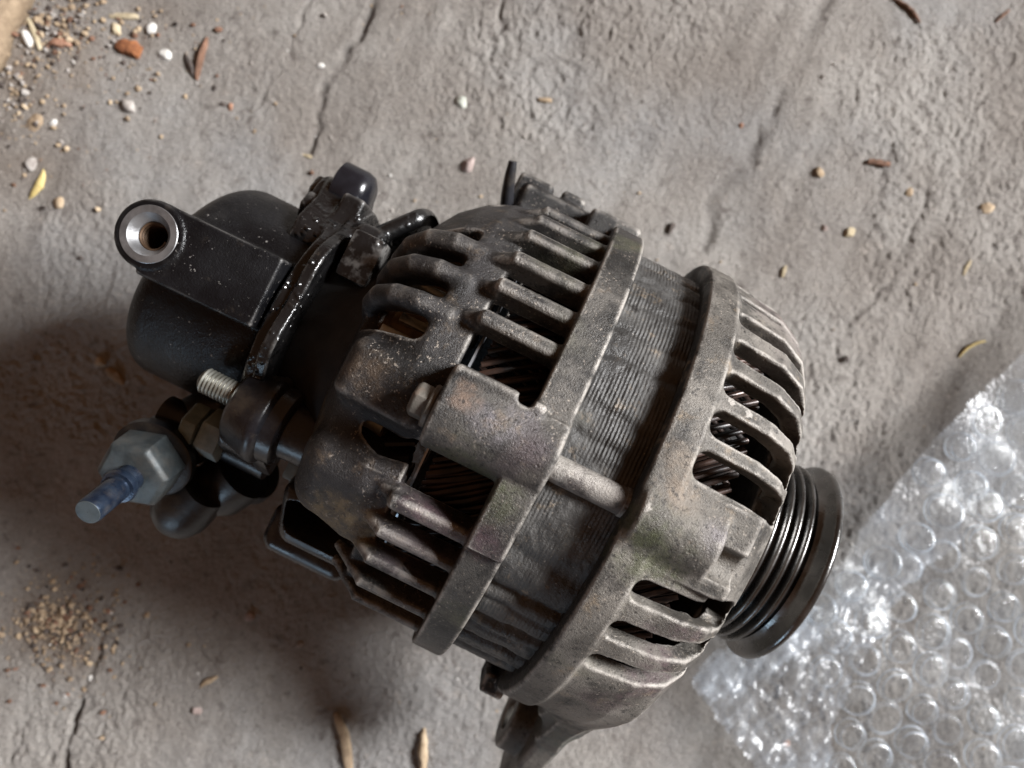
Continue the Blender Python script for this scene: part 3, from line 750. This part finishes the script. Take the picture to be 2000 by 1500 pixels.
# ---- oil pipe union to the lower left
def make_union():
    wv = Vector((.07, -.38, .92)).normalized(); O = Vector((-88.6, -53.4, 27 + AXH))
    b = MB(); hexprism(b, tuple(O - wv * 9.5), tuple(wv), 17.2, 9.5, chamf=1.3, up=(1, .35, 0)); b.build('union_hex', M['fitting'], root, bevel=.5)
    b = MB(); b.lathe([(0, 3.6), (3.2, 3.6), (3.3, 4.3), (4.6, 4.6), (5.4, 4.3), (5.5, 3.35), (16.2, 3.3), (16.8, 3.0)], tuple(O), tuple(wv), n=40)
    b.build('union_pipe', M['blue_tube'], root, 40)
    b = MB(); b.lathe([(16.85, .1), (16.9, 3.0), (16.7, 3.05)], tuple(O), tuple(wv), n=40, caps=False)
    b.build('pipe_end', M['fitting'], root, 40)
    Q = O - wv * 9.5
    b = MB(); b.lathe([(-3.2, 9), (-2.8, 11.2), (-.4, 11.2), (0, 10.4)], tuple(Q), tuple(wv), n=48); b.build('sealing_washer', M['rubber'], root)
    b = MB(); b.lathe([(-19, 8.5), (-3.2, 9.6)], tuple(Q), tuple(wv), n=48); b.build('union_body', M['rubber'], root)
    b = MB(); pts = [Q - wv * 12, Q - wv * 14 + Vector((6, 8, -1)), Q - wv * 16 + Vector((14, 16, -2)), Q - wv * 17 + Vector((22, 26, 0))]
    b.tube([tuple(p) for p in pts], [9.2, 9.6, 9.8, 10], 20); b.build('pump_elbow', M['rubber'], root, 60)
    b = MB()
    ctr = Vector((-80.5, -63, 4 + AXH))
    b.lathe([(-8, 1), (-7, 5), (-4, 7.6), (0, 8.6), (4, 8.4), (12, 7)], tuple(ctr), (.35, .75, .3), n=40); b.build('rubber_plug', M['rubber'], root, 60)
    b = MB(); b.lathe([(-8, 1), (-6, 6), (0, 9), (10, 9)], tuple(ctr + Vector((6, 9, -3))), (.4, .7, .2), n=32); b.build('plug_boot', M['rubber'], root, 60)
make_union()

# ---- black connector socket hanging on the lower side of the rear bracket
def make_socket():
    c = Cast((-62, -66, -12), (-24, -26, 36), .5)
    th = R(-32)
    def loc(S, V, U):
        v_, u_ = V + 40.8, U - 14
        return S + 39.5 + .12 * v_, v_ * math.cos(th) + u_ * math.sin(th) * -1, v_ * math.sin(th) * 1 + u_ * math.cos(th)
    def outer(S, V, U):
        a, b_, c_ = loc(S, V, U); return box_d(abs(a) - 12.5, abs(b_) - 10.2, abs(c_) - 11, 4)
    def inner(S, V, U):
        a, b_, c_ = loc(S, V, U); return box_d(abs(a) - 10.6, abs(b_ - 1.5) - 6.2, abs(c_ - 9) - 16, 3.4)
    c.add(outer); c.cut(inner)
    c.add(lambda S, V, U: box_d(abs(S + 42) - 13.5, abs(V + 53.5) - 7.5, abs(U - 4) - 8, 4.5), None, 1.)
    cpart('connector_socket', c.mesh(), M['black_plastic'], root)
    b = MB(); Mx = Matrix.Translation((-50.5, -34, 20 + AXH))
    b.box((-4.5, -3.5, -5), (2, 6, 2), Mx); b.build('socket_bracket', M['nut'], root, bevel=.8)
make_socket()
# neck between pump and bracket, strap on the upper lug
b = MB(); b.lathe([(-72, 24), (-66, 30), (-56, 34), (-48.6, 40)], (0, 0, AXH), n=64); b.build('pump_neck', M['inner'], root)
b = MB(); b.box((-64, 17, 16 + AXH), (-55, 30, 31 + AXH)); b.build('regulator_block', M['oily'], root, bevel=1.5)
b = MB(); b.tube([(-35, 56, -10 + AXH), (-37.3, 62, -4 + AXH), (-38.6, 66.5, 0 + AXH), (-39.6, 70.5, 2 + AXH)], [2.2, 2.1, 1.8, 1.3], 8); b.build('wire_clip', M['black_plastic'], root, 60)

# ------------------------------------------------------------------ bubble wrap lying beside the pulley
def mat_film(name, veil, rough, fres, rim, b1, b2):
    """thin clear polyethylene: mostly see-through, milky where seen edge on, glints where creased"""
    t = NT(name); nt = t.t
    tr = t.n('ShaderNodeBsdfTransparent'); tr.inputs[0].default_value = (.985, .99, .99, 1)
    gl = t.n('ShaderNodeBsdfGlossy'); gl.inputs['Roughness'].default_value = rough; gl.inputs[0].default_value = (1, 1, 1, 1)
    tl = t.n('ShaderNodeBsdfTranslucent'); tl.inputs[0].default_value = (.80, .88, .97, 1)
    df = t.n('ShaderNodeBsdfDiffuse'); df.inputs[0].default_value = (.74, .82, .92, 1)
    n = t.bump(t.noise(170, 3, .5, dist=.5), .0012, b1); n = t.bump(t.noise(560, 3, .6, dist=.8), .0007, b2, n)
    for x in (gl, tl, df): t.link(n, x.inputs['Normal'])
    ve = t.n('ShaderNodeMixShader'); ve.inputs[0].default_value = .5; t.link(df.outputs[0], ve.inputs[1]); t.link(tl.outputs[0], ve.inputs[2])
    lw = t.n('ShaderNodeLayerWeight'); lw.inputs[0].default_value = .25
    fac = t.math('ADD', t.ramp(t.noise(60, 4), .35, .7, veil * .5, veil * 1.5), t.math('MULTIPLY', t.ramp(lw.outputs['Facing'], .5, 1.0), rim))
    a = t.n('ShaderNodeMixShader'); t.link(fac, a.inputs[0]); t.link(tr.outputs[0], a.inputs[1]); t.link(ve.outputs[0], a.inputs[2])
    fz = t.math('ADD', t.math('MULTIPLY', lw.outputs['Fresnel'], fres), .025)
    b_ = t.n('ShaderNodeMixShader'); t.link(fz, b_.inputs[0]); t.link(a.outputs[0], b_.inputs[1]); t.link(gl.outputs[0], b_.inputs[2])
    t.link(b_.outputs[0], t.out.inputs['Surface']); nt.nodes.remove(t.b)
    return t.m
M['film'] = mat_film('clear_wrap_film', .07, .22, .2, .3, .3, .4)
M['seal'] = mat_film('milky_sealed_rim_film', .32, .2, .3, .3, .1, .3)
M['upper_film'] = mat_film('clear_upper_wrap_film', .19, .22, .25, .3, .3, .4)
M['bubble'] = mat_film('clear_bubble_film', .03, .1, .3, .6, .1, .45)
def inpoly(x, y, pts): return poly2(x, y, list(pts)) < 0
LOWER = [(235, 20), (196, -6), (170, -30), (150, -44), (138, -50), (131, -60), (116, -74), (98, -88), (76, -103), (69, -113), (76, -122), (84, -131), (96, -145), (104, -178), (235, -178)]
UPPER = [(235, 46), (189, 10), (165, -12), (148, -31), (137, -45), (130, -54), (127, -64), (108, -80), (90, -92), (73, -103), (68, -110), (74, -117), (96, -104), (118, -90), (140, -74), (162, -56), (186, -38), (235, -4)]
def zlow(x, y):
    e = 5.5 + 5 * vnoise(x / 36, y / 36, 81) + 2.4 * vnoise(x / 12, y / 12, 82)
    t = sstep(135, 85, x + .25 * y)
    a = x * .78 + y * .62; b = -x * .62 + y * .78
    cr = 4.2 * np.abs(vnoise(a / 7, b / 3.1, 83)) + 2.2 * np.abs(vnoise(x / 2.3, y / 3.4, 84))
    return e + 2.5 + cr * (.06 + .9 * t)
def zup(x, y):
    d = pline(np.asarray(x, float), np.asarray(y, float), UPPER[11:]); t = sstep(150, 90, x)
    a = x * .78 + y * .62; b = -x * .62 + y * .78
    cr = 3.6 * np.abs(vnoise(a / 8, b / 3.3, 86)) + 1.9 * np.abs(vnoise(x / 2.2, y / 3.0, 87))
    return 13.5 + 5 * vnoise(x / 30, y / 30, 85) + 5.5 * np.exp(-(d / 9) ** 2) - 5 * t + cr * (.08 + .75 * t + .8 * np.exp(-(d / 7) ** 2))
def film_sheet(name, poly, zf, parent, h=1.25):
    xs = np.arange(60, 236, h); ys = np.arange(-178, 50, h); X, Y = np.meshgrid(xs, ys, indexing='ij')
    Z = zf(X, Y) + gheight(X, Y)[0] * .3
    jx = X + 1.6 * vnoise(X / 5, Y / 5, 88); jy = Y + 1.6 * vnoise(X / 5, Y / 5, 89)
    cx = (jx[:-1, :-1] + jx[1:, 1:]) / 2; cy = (jy[:-1, :-1] + jy[1:, 1:]) / 2
    i = np.arange(X.size).reshape(X.shape)
    f = np.stack([i[:-1, :-1], i[1:, :-1], i[1:, 1:], i[:-1, 1:]], -1)[inpoly(cx, cy, poly)]
    u, inv = np.unique(f, return_inverse=True)
    v = np.stack([X, Y, Z], -1).reshape(-1, 3)[u]
    return mesh_obj(name, v, inv.reshape(f.shape), M['upper_film' if zf is zup else 'film'], parent)
wrap = bpy.data.objects.new('bubble_wrap', None); col.objects.link(wrap); wrap.location = (.15, -.09, 0)
tag(wrap, 'crumpled sheet of clear bubble wrap beside the ribbed pulley', 'bubble wrap')
WO = Vector((.15, -.09, 0))
def unparent_off(o):
    o.data.transform(Matrix.Translation(-WO)); return o
low = unparent_off(film_sheet('lower_sheet', LOWER, zlow, wrap))
upp = unparent_off(film_sheet('upper_sheet', UPPER, zup, wrap))
CORNER = [(138, -66), (120, -78), (106, -84), (90, -93), (74, -104), (68, -112), (74, -121), (82, -131), (92, -145), (102, -178), (120, -178), (124, -150), (118, -130), (126, -105), (146, -78)]
def zcor(x, y):
    a = x * .78 + y * .62; b = -x * .62 + y * .78
    return zlow(x, y) + 3.5 + 3.4 * np.abs(vnoise(a / 6, b / 2.6, 90)) + 2.2 * np.abs(vnoise(a / 2.6, b / 1.6, 91)) + 2.5 * vnoise(x / 10, y / 10, 92)
unparent_off(film_sheet('crumpled_corner', CORNER, zcor, wrap, .9)).data.materials[0] = M['upper_film']
bub_me = None
def bubble_proto():
    b = MB(); P = [(-.2, 6.15), (.2, 5.95), (1.6, 5.9), (2.7, 5.7), (3.3, 5.25), (3.6, 4.4), (3.7, 2.4), (3.66, .02)]
    b.lathe(P, (0, 0, 0), (0, 0, 1), n=26, caps=False, up=(1, 0, 0))
    b.nd = len(b.f)      # the heat sealed bead round the foot and the pinched rim of the crown
    b.lathe([(.05, 6.35), (.4, 6.3), (.5, 6.05), (.25, 5.9), (-.05, 6.1)], (0, 0, 0), (0, 0, 1), n=26, caps=False, up=(1, 0, 0))
    b.lathe([(3.0, 5.62), (3.34, 5.36), (3.42, 5.1), (3.26, 5.0)], (0, 0, 0), (0, 0, 1), n=26, caps=False, up=(1, 0, 0))
    return b
nb = 0
for poly, zf, par, seed, ang, keep in ((LOWER, zlow, low, 3, .35, lambda x, y: not inpoly(np.array([x]), np.array([y]), UPPER)[0] and x + .2 * y > 92), (UPPER, zup, upp, 4, .72, lambda x, y: x > 112)):
    pitch = 14.3
    for i in range(-24, 25):
        for j in range(-24, 25):
            qx = (i + .5 * (j % 2)) * pitch; qy = j * pitch * .866
            x = 150 + qx * math.cos(ang) - qy * math.sin(ang) + rnd.uniform(-.5, .5); y = -70 + qx * math.sin(ang) + qy * math.cos(ang) + rnd.uniform(-.5, .5)
            if not (60 < x < 214 and -160 < y < 40): continue
            d = poly2(np.array([x]), np.array([y]), poly)[0]
            if d > -5.2 or not keep(x, y): continue
            e = 1.5; z = float(zf(np.array([x]), np.array([y]))[0]) + float(gheight(x, y)[0]) * .3
            zx = float(zf(np.array([x + 3.]), np.array([y]))[0] - zf(np.array([x - 3.]), np.array([y]))[0]) / 6; zy = float(zf(np.array([x]), np.array([y + 3.]))[0] - zf(np.array([x]), np.array([y - 3.]))[0]) / 6
            nv = Vector((-zx, -zy, 1.6)).normalized()
            if bub_me is None:
                bp = bubble_proto(); o = bp.build('bubble', M['bubble'], par, 70); bub_me = o.data; bub_me.materials.append(M['seal'])
                for q in list(bub_me.polygons)[bp.nd:]: q.material_index = 1
            else:
                o = bpy.data.objects.new('bubble', bub_me); col.objects.link(o); o.parent = par
            s_ = rnd.uniform(.84, 1.12)
            o.matrix_local = Matrix.Translation(Vector((x, y, z - .2)) * .001 - WO) @ nv.to_track_quat('Z', 'Y').to_matrix().to_4x4() @ Matrix.Rotation(rnd.uniform(0, 6), 4, 'Z') @ Matrix.Diagonal((s_, s_ * rnd.uniform(.94, 1.04), rnd.choice((.18, .6, .8, .95, 1.05, 1.1)), 1))
            nb += 1
print('bubbles', nb)

# ------------------------------------------------------------------ litter on the floor
def mat_lit(name, c0, c1, sc_=300, rough=.85):
    t = NT(name); c = t.mix(t.ramp(t.noise(sc_, 4, .65), .35, .65), c0, c1)
    n = t.bump(t.noise(900, 4), .0006, .7); return t.fin(c, rough, 0, n, .3)
ML = {
 'grey': mat_lit('grey_stone', (.24, .21, .19), (.40, .37, .34)), 'white': mat_lit('pale_stone', (.5, .48, .45), (.68, .66, .62)),
 'pink': mat_lit('pinkish_stone', (.26, .2, .18), (.36, .29, .265)), 'tan': mat_lit('tan_stone', (.30, .22, .14), (.45, .35, .24)),
 'green': mat_lit('pale_green_stone', (.36, .37, .32), (.52, .53, .47)), 'rust': mat_lit('red_brown_bark', (.15, .055, .025), (.30, .12, .05)),
 'brick': mat_lit('orange_brick', (.27, .14, .09), (.38, .22, .15)), 'twig': mat_lit('brown_twig_wood', (.10, .055, .035), (.22, .12, .08)),
 'husk': mat_lit('yellow_husk', (.42, .32, .12), (.58, .46, .2)), 'straw': mat_lit('dry_straw', (.34, .28, .18), (.5, .42, .29)),
 'dark': mat_lit('dark_chip', (.05, .04, .035), (.10, .08, .07)), 'leaf': mat_lit('dry_leaf', (.22, .16, .105), (.32, .24, .16)),
}
def stone_mesh(name, r, seed, flat=.75, mat=None, ang=.35):
    bm = bmesh.new(); bmesh.ops.create_icosphere(bm, subdivisions=3, radius=1); q = random.Random(seed)
    pl = [(Vector((q.gauss(0, 1), q.gauss(0, 1), q.gauss(0, 1))).normalized(), q.uniform(.48, .86)) for _ in range(14)]
    for v in bm.verts:
        for n_, d_ in pl:
            e = v.co.dot(n_) - d_
            if e > 0: v.co -= n_ * e * .85
        v.co *= 1 + q.uniform(-.02, .02)
    sx = q.uniform(.85, 1.2)
    me = bpy.data.meshes.new(name)
    for v in bm.verts: v.co = Vector((v.co.x * sx, v.co.y / sx, v.co.z * flat)) * r * .001
    bm.to_mesh(me); bm.free(); me.polygons.foreach_set('use_smooth', np.ones(len(me.polygons), dtype=bool))
    me.materials.append(ML[mat]); return me
def place(name, me, px, py, lift, label, cat, rot=0., group=None, tilt=(0, 0)):
    x, y = g2(px, py); z = float(gheight(x, y)[0])
    o = bpy.data.objects.new(name, me); col.objects.link(o); o.location = (x * .001, y * .001, (z + lift) * .001)
    o.rotation_euler = (tilt[0], tilt[1], rot); tag(o, label, cat, group); return o
def sliver_mesh(name, L, w_, t_, mat, seed, bend=.15, taper=.4):
    q = random.Random(seed); n = 9; V = []; F = []
    for i in range(n):
        u_ = i / (n - 1); x = (u_ - .5) * L; k = 1 - taper * abs(2 * u_ - 1) ** 2
        cy = bend * L * (1 - (2 * u_ - 1) ** 2) + q.uniform(-.08, .08) * w_
        W = w_ * .5 * k * q.uniform(.85, 1.1); T = t_ * q.uniform(.85, 1.1) * k
        V += [(x, cy - W, 0), (x, cy - W * .75, T * .8), (x, cy, T), (x, cy + W * .75, T * .75), (x, cy + W, 0)]
    for i in range(n - 1):
        for k in range(4): F.append((i * 5 + k, i * 5 + 5 + k, i * 5 + 6 + k, i * 5 + 1 + k))
        F.append((i * 5 + 4, i * 5 + 9, i * 5 + 5, i * 5))
    F.append((0, 1, 2, 3, 4)); F.append(tuple((n - 1) * 5 + k for k in (4, 3, 2, 1, 0)))
    o = mesh_obj(name, V, F, ML[mat]); me = o.data; bpy.data.objects.remove(o)
    bm = bmesh.new(); bm.from_mesh(me); bmesh.ops.recalc_face_normals(bm, faces=bm.faces); bm.to_mesh(me); bm.free()
    me.set_sharp_from_angle(angle=R(50)); return me
PEB = [  # px, py, radius mm, material, label
 (62, 322, 3.9, 'grey', 'round grey pebble just above the yellow husk'),
 (104, 240, 1.9, 'white', 'small bright white pebble right of the tan leaf scrap'),
 (915, 322, 4.3, 'pink', 'pinkish pebble behind the upper lug of the alternator'),
 (900, 197, 3.4, 'green', 'pale greenish chip alone on the floor above the alternator'),
 (222, 56, 3.2, 'straw', 'cream stone just above the red brown bark chip'),
 (294, 54, 2.8, 'white', 'pale stone right of the cream stone at the top left'),
 (318, 105, 3.4, 'white', 'off white pebble right of the red brown bark chip'),
 (118, 398, 3.0, 'tan', 'tan lump on the floor below the yellow husk'),
 (250, 207, 4.2, 'grey', 'flat grey stone half sunk in the floor left of centre top'),
 (1602, 335, 2.6, 'tan', 'sandy pebble casting a dark shadow left of the dark brown chip'),
 (1660, 455, 3.0, 'straw', 'yellowish crumb right of the alternator on open concrete'),
 (1925, 405, 3.6, 'tan', 'tan stone near the right edge of the floor'),
 (1612, 445, 2.0, 'pink', 'small reddish pebble left of the yellowish crumb'),
 (1775, 375, 2.2, 'tan', 'ochre grain below the dark brown chip'),
 (1450, 243, 1.5, 'brick', 'tiny orange grain on the concrete above the front bracket'),
 (1312, 442, 3.0, 'dark', 'dark lump on the floor just above the stator'),
 (52, 75, 4.0, 'white', 'bluish white stone among the litter by the corner block'),
 (625, 125, 1.6, 'white', 'little white grain right of the brown twig'),
 (447, 207, 1.9, 'brick', 'small orange brown grain below the brown twig'),
 (490, 1205, 2.8, 'pink', 'pinkish pebble on the floor below the socket'),
 (288, 1200, 1.7, 'tan', 'tan grain in the shade right of the crumbly patch'),
 (218, 1195, 1.4, 'white', 'tiny white grain right beside the crumbly patch'),
 (175, 1325, 1.7, 'white', 'small white grain beside the crack at the lower left'),
 (128, 1358, 1.4, 'white', 'white speck of stone left of the lower crack'),
 (585, 1260, 1.9, 'grey', 'small grey pebble below the pale pebble group'),
 (385, 1387, 2.4, 'pink', 'pinkish grain below the tan wood sliver'),
 (1535, 1452, 2.0, 'brick', 'orange grain between the mounting ear and the bubble wrap'),
 (198, 706, 3.2, 'tan', 'brown lump in the shade left of the vacuum pump'),
 (1650, 700, 1.8, 'dark', 'dark speck of stone right of the front cooling slots'),
]
for k, (px, py, r_, m_, lb) in enumerate(PEB):
    place('pebble', stone_mesh('pebble', r_ * .85, 50 + k, rnd.uniform(.5, .7), m_), px, py, r_ * .05, lb, 'pebble', rnd.uniform(0, 6), 'pebbles scattered on the floor')
SLV = [  # px, py, length, width, thick, angle, material, name, label, cat, bend, taper
 (250, 92, 9.5, 6.5, 2.6, -.35, 'rust', 'bark_chip', 'red brown bark chip at the upper left', 'bark chip', .02, .3),
 (117, 84, 9.0, 3.6, 1.8, -.12, 'brick', 'wood_chip', 'orange brown chip left of the bark chip', 'wood chip', .03, .6),
 (392, 112, 17, 2.6, 2.2, 1.32, 'twig', 'twig', 'brown twig standing out on the upper left floor', 'twig', .04, .5),
 (368, 125, 10, 2.0, 1.6, -1.2, 'dark', 'twig', 'dark short twig touching the brown twig', 'twig', .05, .7),
 (72, 360, 13, 2.9, 1.6, 1.12, 'husk', 'husk', 'curved yellow seed husk at the left', 'husk', -.12, .85),
 (64, 66, 13, 2.2, 1.4, -1.2, 'straw', 'straw', 'pale straw piece by the bluish white stone', 'straw', .04, .4),
 (240, 30, 11, 2.6, 1.1, -.04, 'straw', 'straw', 'pale flat straw above the cream stone', 'straw', .02, .3),
 (408, 1332, 8.5, 2.4, 1.3, .55, 'tan', 'wood_sliver', 'tan wood sliver on the lower left floor', 'wood sliver', .05, .8),
 (827, 1475, 20, 4.4, 3.0, 1.55, 'tan', 'wood_splinter', 'pointed tan splinter at the bottom edge left of the ear', 'wood splinter', .02, .75),
 (668, 1452, 24, 4.2, 2.4, -1.35, 'leaf', 'stick', 'pale dusty stick at the bottom left of the tan splinter', 'stick', .05, .4),
 (1716, 319, 8.5, 2.8, 1.3, -.15, 'twig', 'wood_chip', 'dark brown chip on the concrete at the right', 'wood chip', .02, .3),
 (1770, 22, 14, 1.6, 1.4, -.72, 'twig', 'twig', 'thin dark twig at the top edge on the right', 'twig', .08, .6),
 (1890, 522, 7, 1.7, 1.0, 1.1, 'straw', 'straw', 'short straw bit near the right edge', 'straw', .05, .5),
 (1900, 682, 12, 1.2, 1.0, .55, 'husk', 'straw', 'thin yellow straw just above the bubble wrap', 'straw', .12, .5),
 (1532, 530, 4.6, 1.8, .9, 1.3, 'straw', 'straw', 'pale flake of straw beside the front bracket', 'straw', .02, .4),
 (1065, 195, 5.2, 2.2, 1.3, -.1, 'tan', 'wood_chip', 'small tan chip above the alternator', 'wood chip', .02, .4),
 (70, 240, 7, 6.0, .8, 1.2, 'leaf', 'leaf_scrap', 'tan leaf scrap left of the small white pebble', 'leaf scrap', .02, .5),
 (225, 735, 9, 4, 1.2, -.7, 'leaf', 'leaf_scrap', 'brown leaf scrap in the shade left of the pump', 'leaf scrap', .03, .6),
 (600, 303, 5.5, 1.5, .9, -.4, 'straw', 'straw', 'tiny pale straw above the black bolt cap', 'straw', .03, .4),
 (1960, 30, 7, 1.4, 1, .7, 'twig', 'twig', 'tiny brown twig in the top right corner', 'twig', .03, .4),
]
for k, (px, py, L, w_, t_, a_, m_, nm, lb, ct, bd, tp) in enumerate(SLV):
    place(nm, sliver_mesh(nm, L, w_, t_, m_, 90 + k, bd, tp), px, py, .15, lb, ct, a_)
# pale block whose corner enters at the top left
V = []; F = []; pts = [g2(*p) for p in [(-80, -60), (75, -40), (62, 0), (50, 34), (26, 58), (17, 105), (2, 140), (-80, 170)]]
x0, y0 = g2(-20, 40); n_ = len(pts)
for z_, k in ((-2, 1.02), (4, 1.0), (6.5, .96), (7.5, .86)):
    for i, (X_, Y_) in enumerate(pts):
        q = random.Random(i * 7 + int(z_)); V.append(((X_ - x0) * k + q.uniform(-.6, .6), (Y_ - y0) * k + q.uniform(-.6, .6), z_ + q.uniform(-.3, .3)))
for i in range(3):
    for k in range(n_): F.append((i * n_ + (k + 1) % n_, i * n_ + k, (i + 1) * n_ + k, (i + 1) * n_ + (k + 1) % n_))
F.append(tuple(3 * n_ + k for k in reversed(range(n_)))); F.append(tuple(range(n_)))
o = mesh_obj('stone_block', V, F, ML['leaf']); o.location = (x0 * .001, y0 * .001, 0)
tag(o, 'pale stone block cut off by the top left corner', 'stone block')
# crumbs: nobody could count them
def crumbs(name, cx, cy, sx, sy, n, r0, r1, mats, label, bias=1.):
    obs = []
    bm_all = {}
    base = bmesh.new(); bmesh.ops.create_icosphere(base, subdivisions=1, radius=1); bv = [v.co.copy() for v in base.verts]; bf = [[v.index for v in f.verts] for f in base.faces]; base.free()
    V = []; F = []; MI = []
    for _ in range(n):
        w_ = rnd.choice((.35, .8, 1., 1.7)); x = rnd.gauss(cx + (w_ - .8) * sx * .4, sx * w_); y = rnd.gauss(cy - (w_ - .8) * sy * .3, sy * w_); r_ = r0 + (r1 - r0) * rnd.random() ** 3
        z = float(gheight(x, y)[0]); b0 = len(V); Mx = Matrix.Rotation(rnd.uniform(0, 6), 3, Vector((rnd.gauss(0, 1), rnd.gauss(0, 1), 1)).normalized())
        e = (rnd.uniform(.7, 1.4), rnd.uniform(.7, 1.2), rnd.uniform(.5, .9))
        for c_ in bv:
            p = Mx @ Vector((c_.x * e[0], c_.y * e[1], c_.z * e[2])) * r_ * rnd.uniform(.8, 1.15); V.append((x + p.x, y + p.y, z + r_ * .35 + p.z))
        F += [tuple(i + b0 for i in f) for f in bf]; MI += [rnd.randrange(len(mats))] * len(bf)
    o = mesh_obj(name, V, F, None, smooth=False)
    for m_ in mats: o.data.materials.append(ML[m_])
    o.data.polygons.foreach_set('material_index', MI)
    tag(o, label, 'crumbs', kind='stuff'); return o
x0, y0 = g2(120, 60); crumbs('litter_crumbs', x0, y0, 26, 16, 650, .35, 1.5, ['grey', 'tan', 'leaf', 'leaf', 'dark', 'twig'], 'fine crumbs of soil and straw in the top left corner')
x0, y0 = g2(30, 190); crumbs('litter_crumbs', x0, y0, 9, 14, 160, .4, 1.5, ['grey', 'tan', 'leaf', 'leaf', 'dark'], 'fine crumbs of soil along the left edge below the corner')
x0, y0 = g2(118, 1218); crumbs('soil_patch', x0, y0, 10.5, 8.5, 900, .3, 1.3, ['tan', 'leaf', 'leaf', 'dark', 'twig', 'tan'], 'crumbly patch of tan soil at the lower left')
crumbs('floor_grit', 0, 0, 130, 95, 900, .18, .75, ['grey', 'grey', 'white', 'tan', 'dark'], 'fine grit spread thinly over the floor')
